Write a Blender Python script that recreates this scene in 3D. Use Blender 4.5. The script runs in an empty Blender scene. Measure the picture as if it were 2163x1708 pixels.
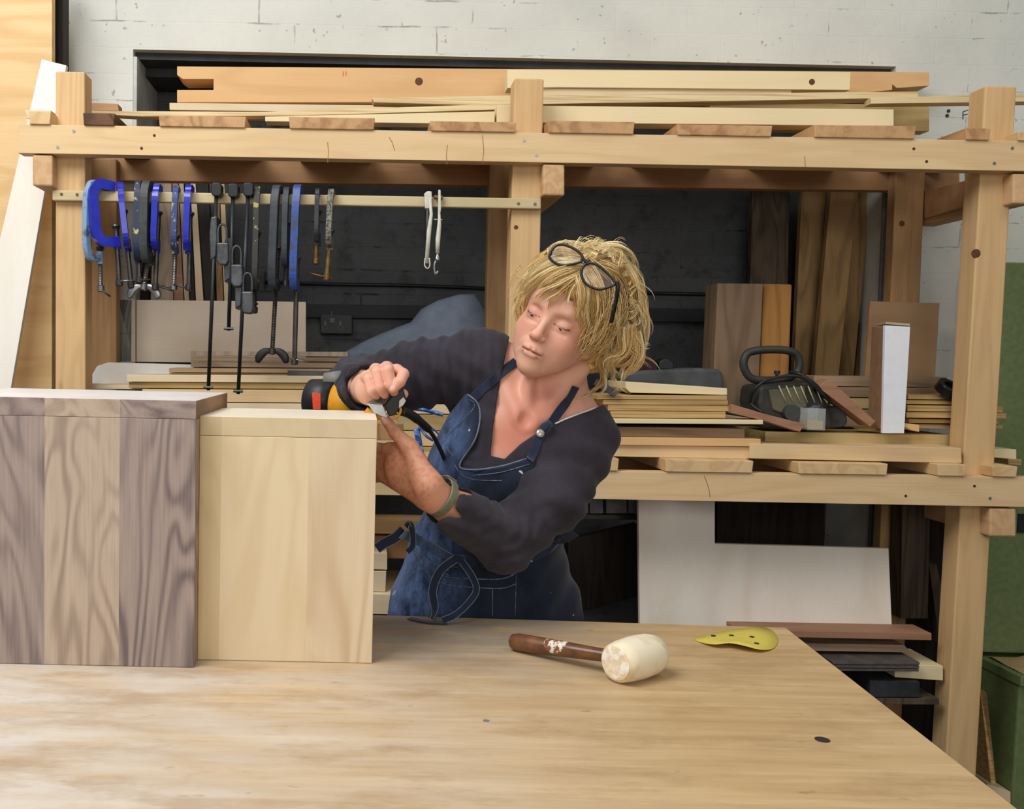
import bpy, bmesh, math, random, sys
import numpy as np
from mathutils import Vector, Matrix, noise as mnoise
from mathutils.bvhtree import BVHTree
random.seed(7); rng = np.random.default_rng(7)
scene = bpy.context.scene
COL = scene.collection
PI = math.pi
# ------------------------------------------------------------------ camera
CZ, FPX, PU, PV = 1.34, 2000.0, 760.0, 877.0
PITCH, ROLL = math.atan(.061), .021
TZ = .85
_F = Vector((0, math.cos(PITCH), -math.sin(PITCH)))
_R0 = Vector((1, 0, 0)); _U0 = _R0.cross(_F)
_R = _R0*math.cos(ROLL) + _U0*math.sin(ROLL)
_U = _R.cross(_F)
CAM = Vector((0, 0, CZ))
def ray(u, v): return _F + _R*((u-PU)/FPX) - _U*((v-PV)/FPX)
def at(u, v, Y):
    d = ray(u, v); return CAM + d*(Y/d.y)
def onz(u, v, z):
    d = ray(u, v); return CAM + d*((z-CZ)/d.z)
def proj(p):
    q = Vector(p)-CAM; d = q.dot(_F)
    return PU + FPX*q.dot(_R)/d, PV - FPX*q.dot(_U)/d
cd = bpy.data.cameras.new('camera'); cam = bpy.data.objects.new('camera', cd); COL.objects.link(cam)
cd.sensor_fit = 'HORIZONTAL'; cd.sensor_width = 36; cd.lens = FPX/2163*36
cd.shift_x = (1081.5-PU)/2163; cd.shift_y = (PV-854)/2163
cam.matrix_world = Matrix(((_R.x, _U.x, -_F.x, CAM.x), (_R.y, _U.y, -_F.y, CAM.y), (_R.z, _U.z, -_F.z, CAM.z), (0, 0, 0, 1)))
cd.clip_start = .05
scene.camera = cam
# ------------------------------------------------------------------ materials
def lin(c):
    r = []
    for x in c[:3]:
        x /= 255.
        r.append(x/12.92 if x <= .04045 else ((x+.055)/1.055)**2.4)
    return (*r, 1)
class NT:
    def __init__(s, name):
        s.m = bpy.data.materials.new(name); s.m.use_nodes = True
        s.t = s.m.node_tree; s.t.nodes.clear()
        s.out = s.n('ShaderNodeOutputMaterial'); s.b = s.n('ShaderNodeBsdfPrincipled')
        s.l(s.b.outputs[0], s.out.inputs[0])
    def n(s, ty, **k):
        x = s.t.nodes.new(ty)
        for a, b in k.items():
            if a in x.inputs.keys(): x.inputs[a].default_value = b
            else: setattr(x, a, b)
        return x
    def l(s, a, b): s.t.links.new(a, b)
    def math(s, op, a, b=None, clamp=False):
        x = s.n('ShaderNodeMath', operation=op, use_clamp=clamp)
        for i, q in enumerate((a, b)):
            if q is None: continue
            if isinstance(q, (int, float)): x.inputs[i].default_value = q
            else: s.l(q, x.inputs[i])
        return x.outputs[0]
    def mix(s, f, a, b, bt='MIX'):
        x = s.n('ShaderNodeMix', data_type='RGBA', blend_type=bt)
        for i, q in ((0, f), (6, a), (7, b)):
            if isinstance(q, (int, float)): x.inputs[i].default_value = q
            elif isinstance(q, tuple): x.inputs[i].default_value = q
            else: s.l(q, x.inputs[i])
        return x.outputs[2]
    def coords(s, rnd=True, scale=(1, 1, 1)):
        tc = s.n('ShaderNodeTexCoord'); o = tc.outputs['Object']
        if rnd:
            oi = s.n('ShaderNodeObjectInfo')
            v = s.n('ShaderNodeVectorMath', operation='SCALE'); v.inputs[0].default_value = (37, 19, 53)
            s.l(oi.outputs['Random'], v.inputs['Scale'])
            a = s.n('ShaderNodeVectorMath', operation='ADD'); s.l(o, a.inputs[0]); s.l(v.outputs[0], a.inputs[1]); o = a.outputs[0]
        mp = s.n('ShaderNodeMapping'); mp.inputs['Scale'].default_value = scale; s.l(o, mp.inputs[0])
        return mp.outputs[0]
    def noise(s, vec, sc=5, det=4, rough=.5, dist=0):
        x = s.n('ShaderNodeTexNoise'); s.l(vec, x.inputs['Vector'])
        x.inputs['Scale'].default_value = sc; x.inputs['Detail'].default_value = det
        x.inputs['Roughness'].default_value = rough; x.inputs['Distortion'].default_value = dist
        return x.outputs['Fac']
    def rng(s, v, a, b, c=0., d=1.):
        x = s.n('ShaderNodeMapRange'); s.l(v, x.inputs[0])
        for i, q in enumerate((a, b, c, d)): x.inputs[i+1].default_value = q
        return x.outputs[0]
    def bump(s, h, st=.2, dist=.002):
        x = s.n('ShaderNodeBump'); x.inputs['Strength'].default_value = st; x.inputs['Distance'].default_value = dist
        s.l(h, x.inputs['Height']); s.l(x.outputs[0], s.b.inputs['Normal'])
    def set(s, **k):
        for a, b in k.items():
            i = s.b.inputs[a.replace('_', ' ')]
            if isinstance(b, (int, float, tuple)): i.default_value = b
            else: s.l(b, i)
MC = {}
def wood(light, dark, axis='x', ring=10, st=9, fib=.35, rough=.62, blotch=.25, knots=.0, name='wood', amt=.6, base=1.3):
    key = (light, dark, axis, ring, st, fib, rough, blotch, knots, amt, base)
    if key in MC: return MC[key]
    s = NT(name)
    def sc(al, ac): return tuple(al if a == axis else ac for a in 'xyz')
    c = s.coords(True, sc(1, st))
    n1 = s.noise(c, base, 2, .45, .3)
    g = s.math('SINE', s.math('MULTIPLY', n1, ring*6.28))
    g = s.rng(g, -1, 1, 0, 1); g = s.math('POWER', g, 2.2)
    c2 = s.coords(True, sc(3, 130)); n2 = s.noise(c2, 1.5, 4, .65)
    n2 = s.rng(n2, .3, .75, 0, 1)
    c3 = s.coords(True, sc(1.5, 4)); n3 = s.noise(c3, 2, 3, .5)
    f = s.math('ADD', s.math('MULTIPLY', g, amt), s.math('MULTIPLY', n2, fib), True)
    col = s.mix(f, lin(light), lin(dark))
    bl = s.rng(n3, .35, .7, 0, blotch)
    col = s.mix(bl, col, lin(dark))
    if knots:
        v = s.n('ShaderNodeTexVoronoi'); s.l(s.coords(True, sc(1.2, 3.2)), v.inputs['Vector']); v.inputs['Scale'].default_value = 2.2
        k = s.rng(v.outputs['Distance'], .03, .085, knots, 0)
        col = s.mix(k, col, lin((95, 55, 30)))
    s.set(Base_Color=col, Roughness=rough); s.b.inputs['Specular IOR Level'].default_value = .25
    s.bump(n2, .12, .0015)
    MC[key] = s.m; return s.m
def plain(c, rough=.5, metal=0., name='plain', var=.15, bump=.0, sc=40, spec=.4, c2=None, thr=None, trans=0., coat=0.):
    key = ('p', c, rough, metal, var, bump, sc, c2, thr, trans, coat)
    if key in MC: return MC[key]
    s = NT(name)
    co = s.coords(True); n = s.noise(co, sc, 5, .6)
    d = c2 or tuple(x*(1-var) for x in c)
    f = s.rng(n, *(thr or (.3, .7)), 0, 1)
    s.set(Base_Color=s.mix(f, lin(c), lin(d)), Roughness=rough, Metallic=metal)
    s.b.inputs['Specular IOR Level'].default_value = spec
    if trans: s.b.inputs['Transmission Weight'].default_value = trans
    if coat: s.b.inputs['Coat Weight'].default_value = coat
    if bump: s.bump(n, bump, .002)
    MC[key] = s.m; return s.m
# ------------------------------------------------------------------ object helpers
WL = {}
def tag(o, label=None, cat=None, group=None, kind=None):
    if label: o['label'] = label
    if cat: o['category'] = cat
    if group: o['group'] = group
    if kind: o['kind'] = kind
    return o
def mk(name, verts, faces, mat, parent=None, smooth=False, bevel=0., mats=None, fm=None, origin=None):
    vs = np.array([tuple(v) for v in verts], dtype=np.float64)
    mn, mx = vs.min(0), vs.max(0)
    o0 = Vector(origin) if origin is not None else Vector(((mn[0]+mx[0])/2, (mn[1]+mx[1])/2, mn[2]))
    me = bpy.data.meshes.new(name)
    me.from_pydata([tuple(v-np.array(o0)) for v in vs], [], faces); me.update()
    bm = bmesh.new(); bm.from_mesh(me); bmesh.ops.recalc_face_normals(bm, faces=bm.faces)
    bm.to_mesh(me); bm.free()
    for m in (mats or [mat]): me.materials.append(m)
    if fm:
        for p, i in zip(me.polygons, fm): p.material_index = i
    if smooth: me.polygons.foreach_set('use_smooth', [True]*len(me.polygons))
    o = bpy.data.objects.new(name, me); COL.objects.link(o)
    WL[o.name] = o0
    if parent: o.parent = parent; o.location = o0-WL[parent.name]
    else: o.location = o0
    if bevel:
        b = o.modifiers.new('bevel', 'BEVEL'); b.width = bevel; b.segments = 2; b.limit_method = 'ANGLE'; b.angle_limit = .7
    return o
def empty(name, loc, label, cat, group=None):
    o = bpy.data.objects.new(name, None); COL.objects.link(o); o.location = loc; o.empty_display_size = .05
    WL[o.name] = Vector(loc); tag(o, label, cat, group); return o
class MB:
    def __init__(s): s.v = []; s.f = []
    def add(s, v, f):
        n = len(s.v); s.v += [Vector(x) for x in v]; s.f += [tuple(i+n for i in q) for q in f]; return s
    def prism(s, pts, ext):
        """pts: world polygon, ext: extrusion vector"""
        n = len(pts); e = Vector(ext)
        s.add(list(pts)+[Vector(p)+e for p in pts],
              [tuple(range(n)), tuple(range(2*n-1, n-1, -1))]+[(i, (i+1) % n, (i+1) % n+n, i+n) for i in range(n)]); return s
    def box(s, a, b):
        x0, y0, z0 = a; x1, y1, z1 = b
        return s.prism([(x0, y0, z0), (x1, y0, z0), (x1, y0, z1), (x0, y0, z1)], (0, y1-y0, 0))
    def tube(s, path, r, n=10, flat=None, closed=False, up=None, rot=0.):
        """sweep; r float or list; flat=(w,h) -> elliptical/rect section along frame"""
        P = [Vector(p) for p in path]; m = len(P)
        rs = r if isinstance(r, (list, tuple)) else [r]*m
        rings = []; prev = None
        for i in range(m):
            t = (P[(i+1) % m]-P[i-1]) if closed else (P[min(i+1, m-1)]-P[max(i-1, 0)])
            t.normalize()
            if prev is None:
                a = Vector(up) if up is not None else (Vector((0, 0, 1)) if abs(t.z) < .9 else Vector((0, 1, 0)))
                x = (a - t*a.dot(t)).normalized()
            else:
                x = (prev-t*prev.dot(t)).normalized()
            if up is not None:
                a = Vector(up); q = a-t*a.dot(t)
                if q.length > .05: x = q.normalized()
            prev = x; y = t.cross(x)
            w, h = flat if flat else (1, 1)
            rings.append([P[i]+(x*math.cos(2*PI*k/n+rot)*h+y*math.sin(2*PI*k/n+rot)*w)*rs[i] for k in range(n)])
        v = [p for rr in rings for p in rr]; f = []
        for i in range(m if closed else m-1):
            j = (i+1) % m
            for k in range(n): f.append((i*n+k, i*n+(k+1) % n, j*n+(k+1) % n, j*n+k))
        if not closed: f += [tuple(range(n-1, -1, -1)), tuple(range((m-1)*n, m*n))]
        return s.add(v, f)
    def lathe(s, a, axis, prof, n=24):
        """prof [(t along axis, radius)]"""
        a = Vector(a); t = Vector(axis).normalized()
        x = (Vector((0, 0, 1)) if abs(t.z) < .9 else Vector((1, 0, 0))); x = (x-t*x.dot(t)).normalized(); y = t.cross(x)
        v = []; f = []
        for (h, r) in prof:
            v += [a+t*h+(x*math.cos(2*PI*k/n)+y*math.sin(2*PI*k/n))*r for k in range(n)]
        m = len(prof)
        for i in range(m-1):
            for k in range(n): f.append((i*n+k, i*n+(k+1) % n, (i+1)*n+(k+1) % n, (i+1)*n+k))
        f += [tuple(range(n-1, -1, -1)), tuple(range((m-1)*n, m*n))]
        return s.add(v, f)
    def mk(s, name, mat, parent=None, **k): return mk(name, s.v, s.f, mat, parent, **k)
def cat(pts, n=6, closed=False):
    P = [Vector(p) for p in pts]; m = len(P); out = []
    for i in range(m if closed else m-1):
        g = (lambda j: P[j % m]) if closed else (lambda j: P[max(0, min(m-1, j))])
        p0, p1, p2, p3 = g(i-1), g(i), g(i+1), g(i+2)
        for k in range(n):
            t = k/n
            out.append(.5*((2*p1)+(p2-p0)*t+(2*p0-5*p1+4*p2-p3)*t*t+(3*p1-p0-3*p2+p3)*t**3))
    if not closed: out.append(P[-1])
    return out
SL = .0175
def q(u0, u1, vt, vb, s=SL):
    d = s*(u1-u0); return [(u0, vt), (u1, vt+d), (u1, vb+d), (u0, vb)]
def poly(name, label, ct, pts, Y, dep, mat, parent=None, bevel=.0012, group=None, dirv=None):
    P = [at(p[0], p[1], p[2] if (len(p) > 2 and p[2] > .1) else Y) for p in pts]
    o = MB().prism(P, dirv or (0, dep, 0)).mk(name, mat, parent, bevel=bevel)
    if label or ct: tag(o, label, ct, group)
    return o
# ------------------------------------------------------------------ wood palette
PINE = (222, 188, 142); PINED = (190, 145, 98)
ORG = (220, 172, 120); ORGD = (186, 130, 80)
PALE = (226, 206, 172); PALED = (200, 172, 130)
WHT = (232, 218, 190); WHTD = (212, 192, 158)
M = dict(
 railx=wood((224, 194, 148), (204, 166, 118), 'x', 5, 8, .25, knots=.5, amt=.35),
 railz=wood((216, 180, 130), (190, 150, 102), 'z', 6, 10, .3, knots=.35, amt=.35),
 raily=wood((214, 176, 132), (182, 138, 96), 'y', 6, 10, .35, amt=.4),
 darkx=wood((184, 142, 100), (150, 110, 74), 'x', 5, 8, .3, knots=.3, amt=.35),
 darkz=wood((180, 142, 98), (144, 108, 72), 'z', 7, 9, .35, knots=.3, amt=.4),
 endg=wood((196, 152, 104), (142, 98, 62), 'z', 4, 4, .3, amt=.5, base=3),
 palex=wood(PALE, PALED, 'x', 4, 7, .2, amt=.25),
 palez=wood(PALE, PALED, 'z', 4, 7, .2, amt=.25),
 whitex=wood((232, 214, 172), (216, 190, 142), 'x', 3, 7, .15, amt=.25),
 strip=wood((232, 212, 166), (170, 132, 82), 'x', 3, 60, .3, amt=.45, base=1.6),
 whitez=wood((240, 234, 222), (224, 212, 190), 'z', 3, 7, .15, amt=.15),
 orgx=wood((222, 180, 128), (204, 156, 104), 'x', 4, 6, .2, knots=.6, amt=.35),
 ply=wood((206, 174, 118), (150, 112, 66), 'x', 3, 60, .5, amt=.5, base=1.6),
 brownx=wood((172, 146, 116), (122, 98, 74), 'x', 6, 10, .4, amt=.5),
 brownz=wood((164, 130, 84), (112, 86, 54), 'z', 7, 9, .4, amt=.5),
 olivex=wood((196, 172, 118), (150, 124, 76), 'x', 5, 8, .35, amt=.45),
 oldz=wood((98, 84, 66), (60, 48, 36), 'z', 7, 9, .5, amt=.6),
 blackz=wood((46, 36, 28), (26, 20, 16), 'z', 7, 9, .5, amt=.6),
 greyz=wood((190, 172, 150), (152, 130, 108), 'z', 7, 9, .4, amt=.5),
 redx=wood((168, 126, 98), (136, 94, 70), 'x', 6, 10, .3, amt=.4),
)
black = plain((30, 31, 33), .45, name='black_plastic')
steel = plain((150, 150, 148), .32, .9, name='steel')
dsteel = plain((62, 62, 62), .4, .75, name='dark_steel', c2=(90, 84, 78))
screwm = plain((170, 172, 176), .35, .9, name='zinc')
# ------------------------------------------------------------------ setting
YW = 3.06
def wallmat(name, c, c2, bst=.5, dark=False):
    s = NT(name)
    tc = s.n('ShaderNodeTexCoord'); mp = s.n('ShaderNodeMapping'); mp.inputs['Rotation'].default_value = (PI/2, 0, 0)
    s.l(tc.outputs['Object'], mp.inputs[0])
    w = s.noise(mp.outputs[0], 3, 4, .6)
    vm = s.n('ShaderNodeVectorMath', operation='SCALE'); 
    nn = s.n('ShaderNodeTexNoise'); s.l(mp.outputs[0], nn.inputs['Vector']); nn.inputs['Scale'].default_value = 9; nn.inputs['Detail'].default_value = 3
    s.l(nn.outputs['Color'], vm.inputs[0]); vm.inputs['Scale'].default_value = .012
    ad = s.n('ShaderNodeVectorMath', operation='ADD'); s.l(mp.outputs[0], ad.inputs[0]); s.l(vm.outputs[0], ad.inputs[1])
    b = s.n('ShaderNodeTexBrick'); s.l(ad.outputs[0], b.inputs['Vector'])
    b.inputs['Scale'].default_value = 1; b.inputs['Brick Width'].default_value = .225; b.inputs['Row Height'].default_value = .082
    b.inputs['Mortar Size'].default_value = .0032; b.inputs['Mortar Smooth'].default_value = .6
    crack = s.rng(s.noise(mp.outputs[0], 7, 4, .65), .56, .66, 0, 1)
    mort = s.math('MULTIPLY', b.outputs['Fac'], crack)
    fine = s.noise(mp.outputs[0], 60, 5, .6)
    spots = s.rng(s.noise(mp.outputs[0], 42, 2, .5), .70, .76, 0, .6)
    col = s.mix(s.rng(w, .35, .7, 0, 1), lin(c), lin(c2))
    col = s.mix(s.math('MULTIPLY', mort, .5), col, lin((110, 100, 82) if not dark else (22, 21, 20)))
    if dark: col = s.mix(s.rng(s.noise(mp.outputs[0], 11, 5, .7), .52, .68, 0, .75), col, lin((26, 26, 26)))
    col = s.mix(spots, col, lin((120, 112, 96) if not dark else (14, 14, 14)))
    s.set(Base_Color=col, Roughness=.8 if not dark else .6)
    h = s.math('SUBTRACT', s.math('MULTIPLY', fine, .35), s.math('ADD', s.math('MULTIPLY', mort, 1.2), s.math('MULTIPLY', b.outputs['Fac'], .10)))
    h = s.math('ADD', h, s.math('MULTIPLY', w, 1.4))
    s.bump(h, bst, .006)
    return s.m
wwall = wallmat('painted_brick', (212, 211, 200), (198, 198, 188))
dwall = wallmat('shaded_dark_brick', (74, 76, 78), (54, 55, 56), .9, True)  # near-black brick; the recess shade is partly put into this colour
reveal = plain((206, 208, 202), .8, name='reveal_paint', c2=(160, 162, 156), sc=8, bump=.3)
lintel = plain((62, 64, 66), .7, name='lintel', c2=(44, 46, 46), sc=12, bump=.5)
nx0, nx1 = at(280, 300, YW).x, at(1884, 300, YW).x
nz = at(280, 104, YW).z; nzr = at(1880, 140, YW).z
L, Rr, TOP = -2.6, 4.6, 3.4
w = MB()
w.box((L, YW, 0), (nx0, YW+.3, TOP)); w.box((nx1, YW, 0), (Rr, YW+.3, TOP))
w.prism([(nx0, YW, nz), (nx1, YW, nzr), (nx1, YW, TOP), (nx0, YW, TOP)], (0, .3, 0))
o = w.mk('wall_back', wwall, origin=(0, 0, 0)); tag(o, kind='structure')
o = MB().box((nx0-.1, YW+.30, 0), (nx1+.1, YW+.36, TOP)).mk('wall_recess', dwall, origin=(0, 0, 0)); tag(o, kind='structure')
o = MB().prism([(nx0, YW+.03, nz-.022), (nx1, YW+.03, nzr-.022), (nx1, YW+.03, nzr), (nx0, YW+.03, nz)], (0, .27, 0)).mk('trim_1', lintel); tag(o, kind='structure')
o = MB().prism([(nx0, YW+.12, nz-.05), (nx1, YW+.12, nzr-.05), (nx1, YW+.12, nzr-.022), (nx0, YW+.12, nz-.022)], (0, .18, 0)).mk('trim_2', lintel); tag(o, kind='structure')
o = MB().box((nx0, YW+.002, 0), (nx0+.012, YW+.30, nz-.022)).mk('trim_3', reveal); tag(o, kind='structure')
fl = plain((70, 66, 60), .8, name='concrete', c2=(48, 45, 42), sc=6, bump=.2)
o = MB().box((L, -2.5, -.05), (Rr, YW+.36, 0)).mk('floor', fl); tag(o, kind='structure')
# dark ledges and conduits on the recess wall
YD = YW+.30
dgrey = plain((44, 45, 47), .6, name='ledge_paint', c2=(30, 31, 33), sc=14)
def cyl_px(name, label, ct, pts, Y, r, mat, parent=None, n=8, group=None):
    o = MB().tube([at(p[0], p[1], p[2] if len(p) > 2 else Y) for p in pts], r, n).mk(name, mat, parent, smooth=True)
    if label: tag(o, label, ct, group)
    return o
cyl_px('conduit', 'black conduit pipe across the dark wall behind the hanging clamps', 'pipe', [(560, 596), (700, 600), (840, 602), (960, 606), (1090, 612)], YD-.012, .006, black)
cyl_px('conduit', 'black conduit pipe on dark wall right of the woman\'s head', 'pipe', [(1330, 618), (1480, 621), (1560, 622)], YD-.012, .006, black)
poly('wall_ledge', 'dark painted timber ledge fixed along the recess wall above the socket', 'ledge', q(470, 1560, 640, 668, .012), YD-.03, .03, dgrey)
# painted letter and dots on the white wall
ink = plain((60, 62, 66), .8, name='ink')
f_ = MB()
for a, b in (((2034, 236), (2034, 252)), ((2034, 236), (2045, 232)), ((2034, 243), (2044, 241))):
    f_.tube([at(*a, YW-.0006), at(*b, YW-.0006)], .0013, 6)
tag(f_.mk('wall_letter', ink), 'small dark hand-drawn letter F on the white brick wall', 'lettering')
h_ = MB()
for a in ((2004, 234), (2001, 244)):
    h_.lathe(at(*a, YW-.002), (0, 1, 0), [(0, .0055), (.004, .0055)], 14)
tag(h_.mk('wall_hole', ink), 'pair of dark drilled holes in the white wall beside the letter', 'holes')
# ------------------------------------------------------------------ left wall sheets
panelm = wood((236, 204, 152), (206, 160, 104), 'x', 4, 6, .3, knots=.35, amt=.4, base=1.5)
poly('timber_sheet', 'large orange pine sheet standing against the wall at far left', 'wood sheet', [(-400, -60), (110, -60), (109, 1690), (-400, 1690)], 2.86, .03, panelm)
poly('timber_post', 'dark brown upright post between the pine sheet and the white wall', 'post', [(109, -60), (133, -60), (133, 1650), (108, 1650)], 2.93, .06, M['blackz'])
poly('leaning_plank', 'long whitewashed plank leaning behind the rack at far left', 'plank', [(88, 125, 2.80), (140, 138, 2.80), (-94, 1500, 2.615), (-232, 1500, 2.615)], 0, .018, M['whitez'])
# ------------------------------------------------------------------ storage rack
YR = 2.555
rack = empty('storage_rack', (at(1100, 700, 2.77).x, 2.77, 0), 'large pine timber storage rack with two slatted shelves along the white wall', 'rack')
def rp(name, pts, Y, dep, mat, lab=None, **k):
    o = poly(name, None, None, pts, Y, dep, mat, rack, **k)
    if lab: o['label'] = lab
    return o
def rtop(u): return 262+.0167*(u-38)
def rtop2(u): return 995+.0152*(u-1300)
rp('rail', [(38, 262), (2230, rtop(2230)), (2230, 362.5), (38, 323)], YR, .045, M['railx'])
rp('rail', [(200, rtop2(200)), (2230, rtop2(2230)), (2230, 1072), (200, 1034)], YR, .045, M['railx'])
rp('rail', [(175, 330), (2027, 362), (2027, 404), (175, 380)], 2.985, .04, M['darkx'])
rp('rail', [(240, 945), (1960, 960), (1960, 1015), (240, 1000)], 2.985, .04, M['darkx'])
YP = YR+.046
def post(tu, tv, wt, bu, bv, wb, Y, dep, mat):
    return rp('post', [(tu, tv), (tu+wt, tv+wt*.02), (bu+wb, bv), (bu, bv)], Y, dep, mat, bevel=.004)
def floorpt(u, v, Y):   # bottom px where the post meets the floor
    return onz(u, v, 0)
for (tu, tv, wt, bu, wb, Y, dep, mat) in ((117, 150, 62, 115, 68, YP, .07, M['railz']), (1087, 165, 62, 1052, 66, YP, .07, M['railz']),
      (2082, 181, 66, 1997, 66, YP, .07, M['railz'])):
    # extend to the floor: follow the lean
    zb = -CZ; vb = 755+2000*(CZ)/Y; k = (vb-tv)/(1500.)
    bu2 = tu+(bu-tu)*(vb-tv)/((1620 if tu > 100 else 820)-tv)
    post(tu, tv, wt, bu2, vb, wb, Y, dep, mat)
for (tu, tv, wt, bu, wb, mat) in ((192, 334, 54, 190, 57, M['darkz']), (1034, 340, 46, 1012, 50, M['darkz']), (1893, 360, 62, 1850, 62, M['darkz'])):
    vb = 755+2000*CZ/2.95
    bu2 = tu+(bu-tu)*(vb-tv)/(1000)
    post(tu, tv, wt, bu2, vb, wb, 2.94, .045, mat)
# bearers running front to back beside the posts
for (u0, u1, vt, vb) in ((68, 111, 326, 392), (1147, 1193, 346, 412), (2140, 2184, 366, 430), (2091, 2147, 1073, 1133)):
    rp('bearer', [(u0, vt), (u1, vt+1), (u1, vb+1), (u0, vb)], YR+.004, .44, M['raily'], bevel=.005)
rp('bearer', [(1951, 404, 2.95), (1951, 462, 2.95), (2075, 425, 2.62), (2075, 372, 2.62)], 0, 0, M['darkx'], dirv=(.045, 0, 0))
# slats of both shelves
slm = wood((206, 164, 116), (146, 102, 66), 'y', 3, 5, .35, amt=.5, base=3)
slp = wood((222, 190, 142), (190, 150, 100), 'y', 6, 8, .3, amt=.4)
def slat(u0, u1, vt, f, mat, Y=YR-.006, tw=0):
    b0, b1 = f(u0), f(u1)
    return rp('slat', [(u0, vt), (u1, vt+(u1-u0)*.0175+tw), (u1-3, b1-.5), (u0+2, b0-.5)], Y, .45, mat, bevel=.002)
for u0, u1, vt in ((335, 520, 243), (610, 792, 246), (908, 1091, 255), (1157, 1341, 254), (1430, 1632, 262), (1720, 1935, 263)): slat(u0, u1, vt, rtop, slm)
slat(175, 243, 238, rtop, wood((120, 84, 56), (60, 40, 28), 'y', 8, 6, .4))
slat(60, 108, 234, rtop, slp)
slat(2040, 2093, 270, rtop, slm)
slat(2150, 2200, 278, rtop, slp)
for u0, u1, vt in ((1270, 1308, 968), (1405, 1592, 970), (1686, 1876, 976), (1980, 2043, 980), (2096, 2150, 984), (900, 1080, 962), (560, 740, 956)): slat(u0, u1, vt, rtop2, slp)
# clamp batten, screwed to the posts
batm = wood((206, 188, 148), (178, 156, 114), 'x', 5, 9, .3, amt=.3)
YB = YR-.006+.046
bat = rp('batten', [(110, 401), (1143, 419), (1143, 441), (110, 423)], YP-.02, .0195, batm, 'pale batten carrying the clamps', bevel=.003)
def screws(pts, Y, parent, mat=screwm, r=.0042, dark=False):
    for (u, v) in pts:
        p = at(u, v, Y)
        x = MB().lathe(p+Vector((0, -.0012, 0)), (0, 1, 0), [(0, r*.45), (0, r), (.004, r)], 12).mk('screw', mat, parent, smooth=False)
screws([(130, 410), (163, 411), (1095, 430), (1130, 431)], YP-.02, rack, plain((120, 96, 66), .4, .6, name='brass'))
screws([(156, 277), (122, 311), (1107, 297), (1133, 327), (2100, 345), (2138, 313), (2091, 1052)], YR, rack)
screws([(326, 286), (299, 313), (1930, 314), (1957, 341), (1913, 1047), (2058, 1026)], YR, rack, plain((70, 44, 26), .8, name='hole'), .0036)
# ------------------------------------------------------------------ top-shelf timber
T = [
 ('timber_beam', 'long orange softwood beam with notched ends lying at the back of the top shelf', 'beam',
  [(374, 140), (1963, 152), (1963, 181), (1895, 186), (1885, 178), (1885, 190), (1620, 215), (374, 216), (374, 190), (451, 190), (451, 167), (386, 167), (374, 158)], 2.95, .10, 'orgx'),
 ('board', 'pale board directly beneath the notched orange beam on the top shelf', 'board', [(358, 217), (1120, 226), (1120, 244), (358, 232)], 2.93, .12, 'palex'),
 ('scaffold_plank', 'whitish knotty plank on top of the pile right of the middle post stub', 'plank', [(1072, 147), (1797, 152), (1795, 190), (1180, 184), (1072, 186)], 2.86, .055, 'whitex'),
 ('board', 'pale grey-green board just below the whitish knotty plank on the top shelf', 'board', [(1085, 186), (1672, 190), (1672, 200), (1085, 206)], 2.87, .05, 'palex'),
 ('board_end', 'greenish weathered board end at the right of the top shelf', 'board', [(1500, 214), (1963, 222), (1963, 277), (1500, 270)], 2.90, .05, 'olivex'),
 ('strip', 'thin cream ply strip on the top shelf, upper one crossing the middle post', 'strip', [(785, 207), (1095, 201), (1940, 193), (1940, 206), (1500, 214), (1000, 222), (790, 216)], 2.80, .05, 'strip'),
 ('strip', 'thin double strip running past the right post at the end of the top shelf', 'strip', [(1840, 206), (2240, 197), (2240, 214), (1840, 219)], 2.78, .04, 'strip'),
 ('strip', 'long thin cream strip rising from the left end of the top shelf', 'strip', [(185, 234), (560, 236), (1095, 218), (1095, 230), (640, 244), (300, 246), (185, 240)], 2.76, .04, 'strip'),
 ('board', 'cream planed board lying right of the middle post on the top shelf', 'board', [(1050, 222), (1888, 231), (1888, 266), (1050, 258)], 2.69, .06, 'whitex'),
 ('board', 'cream planed board lying left of the middle post on the top shelf', 'board', [(560, 246), (1045, 235), (1045, 262), (560, 256)], 2.70, .05, 'whitex'),
 ('offcut', 'small orange block on the top shelf beside the left post', 'offcut', [(192, 217), (249, 219), (251, 234), (192, 234)], 2.93, .05, 'darkx'),
 ('offcut', 'short plywood offcut on the rack corner left of the left post', 'offcut', [(52, 232), (108, 233), (104, 250), (58, 250)], 2.66, .07, 'palex'),
]
for t in T: poly(t[0], t[1], t[2], t[3], t[4], t[5], M[t[6]])
kn = plain((80, 44, 26), .7, name='knot')
def knot(u, v, r, Y, parent, axis=(0, 1, 0), sc=1.):
    MB().lathe(at(u, v, Y)+Vector((0, -.0006, 0)), axis, [(0, r*.45*sc), (.0004, r*sc), (.003, r*sc)], 16).mk('knot', plain((112, 66, 38), .7, name='knot', c2=(64, 36, 22), sc=160), parent)
def crack(pts, Y, parent, w=.0010):
    MB().tube([at(u, v, Y-.0002) for u, v in pts], w, 5, flat=(1, .3), up=(0, 1, 0)).mk('crack', plain((160, 112, 66), .8, name='crack'), parent)
BEAM = bpy.data.objects['timber_beam']; PLK = bpy.data.objects['scaffold_plank']
knot(885, 172, .012, 2.95, BEAM); knot(1715, 173, .009, 2.86, PLK)
knot(2062, 535, .012, YP, rack); knot(1905, 472, .009, 2.94, rack); knot(1090, 480, .006, YP, rack)
for pts in (((692, 300), (694, 322), (692, 343)), ((945, 306), (943, 330), (944, 347)), ((1019, 285), (1022, 318), (1019, 345)), ((1700, 330), (1701, 352)), ((834, 318), (828, 300), (822, 290))): crack(pts, YR, rack)
crack(((1488, 1005), (1497, 1030), (1500, 1050)), YR, rack)
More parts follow.
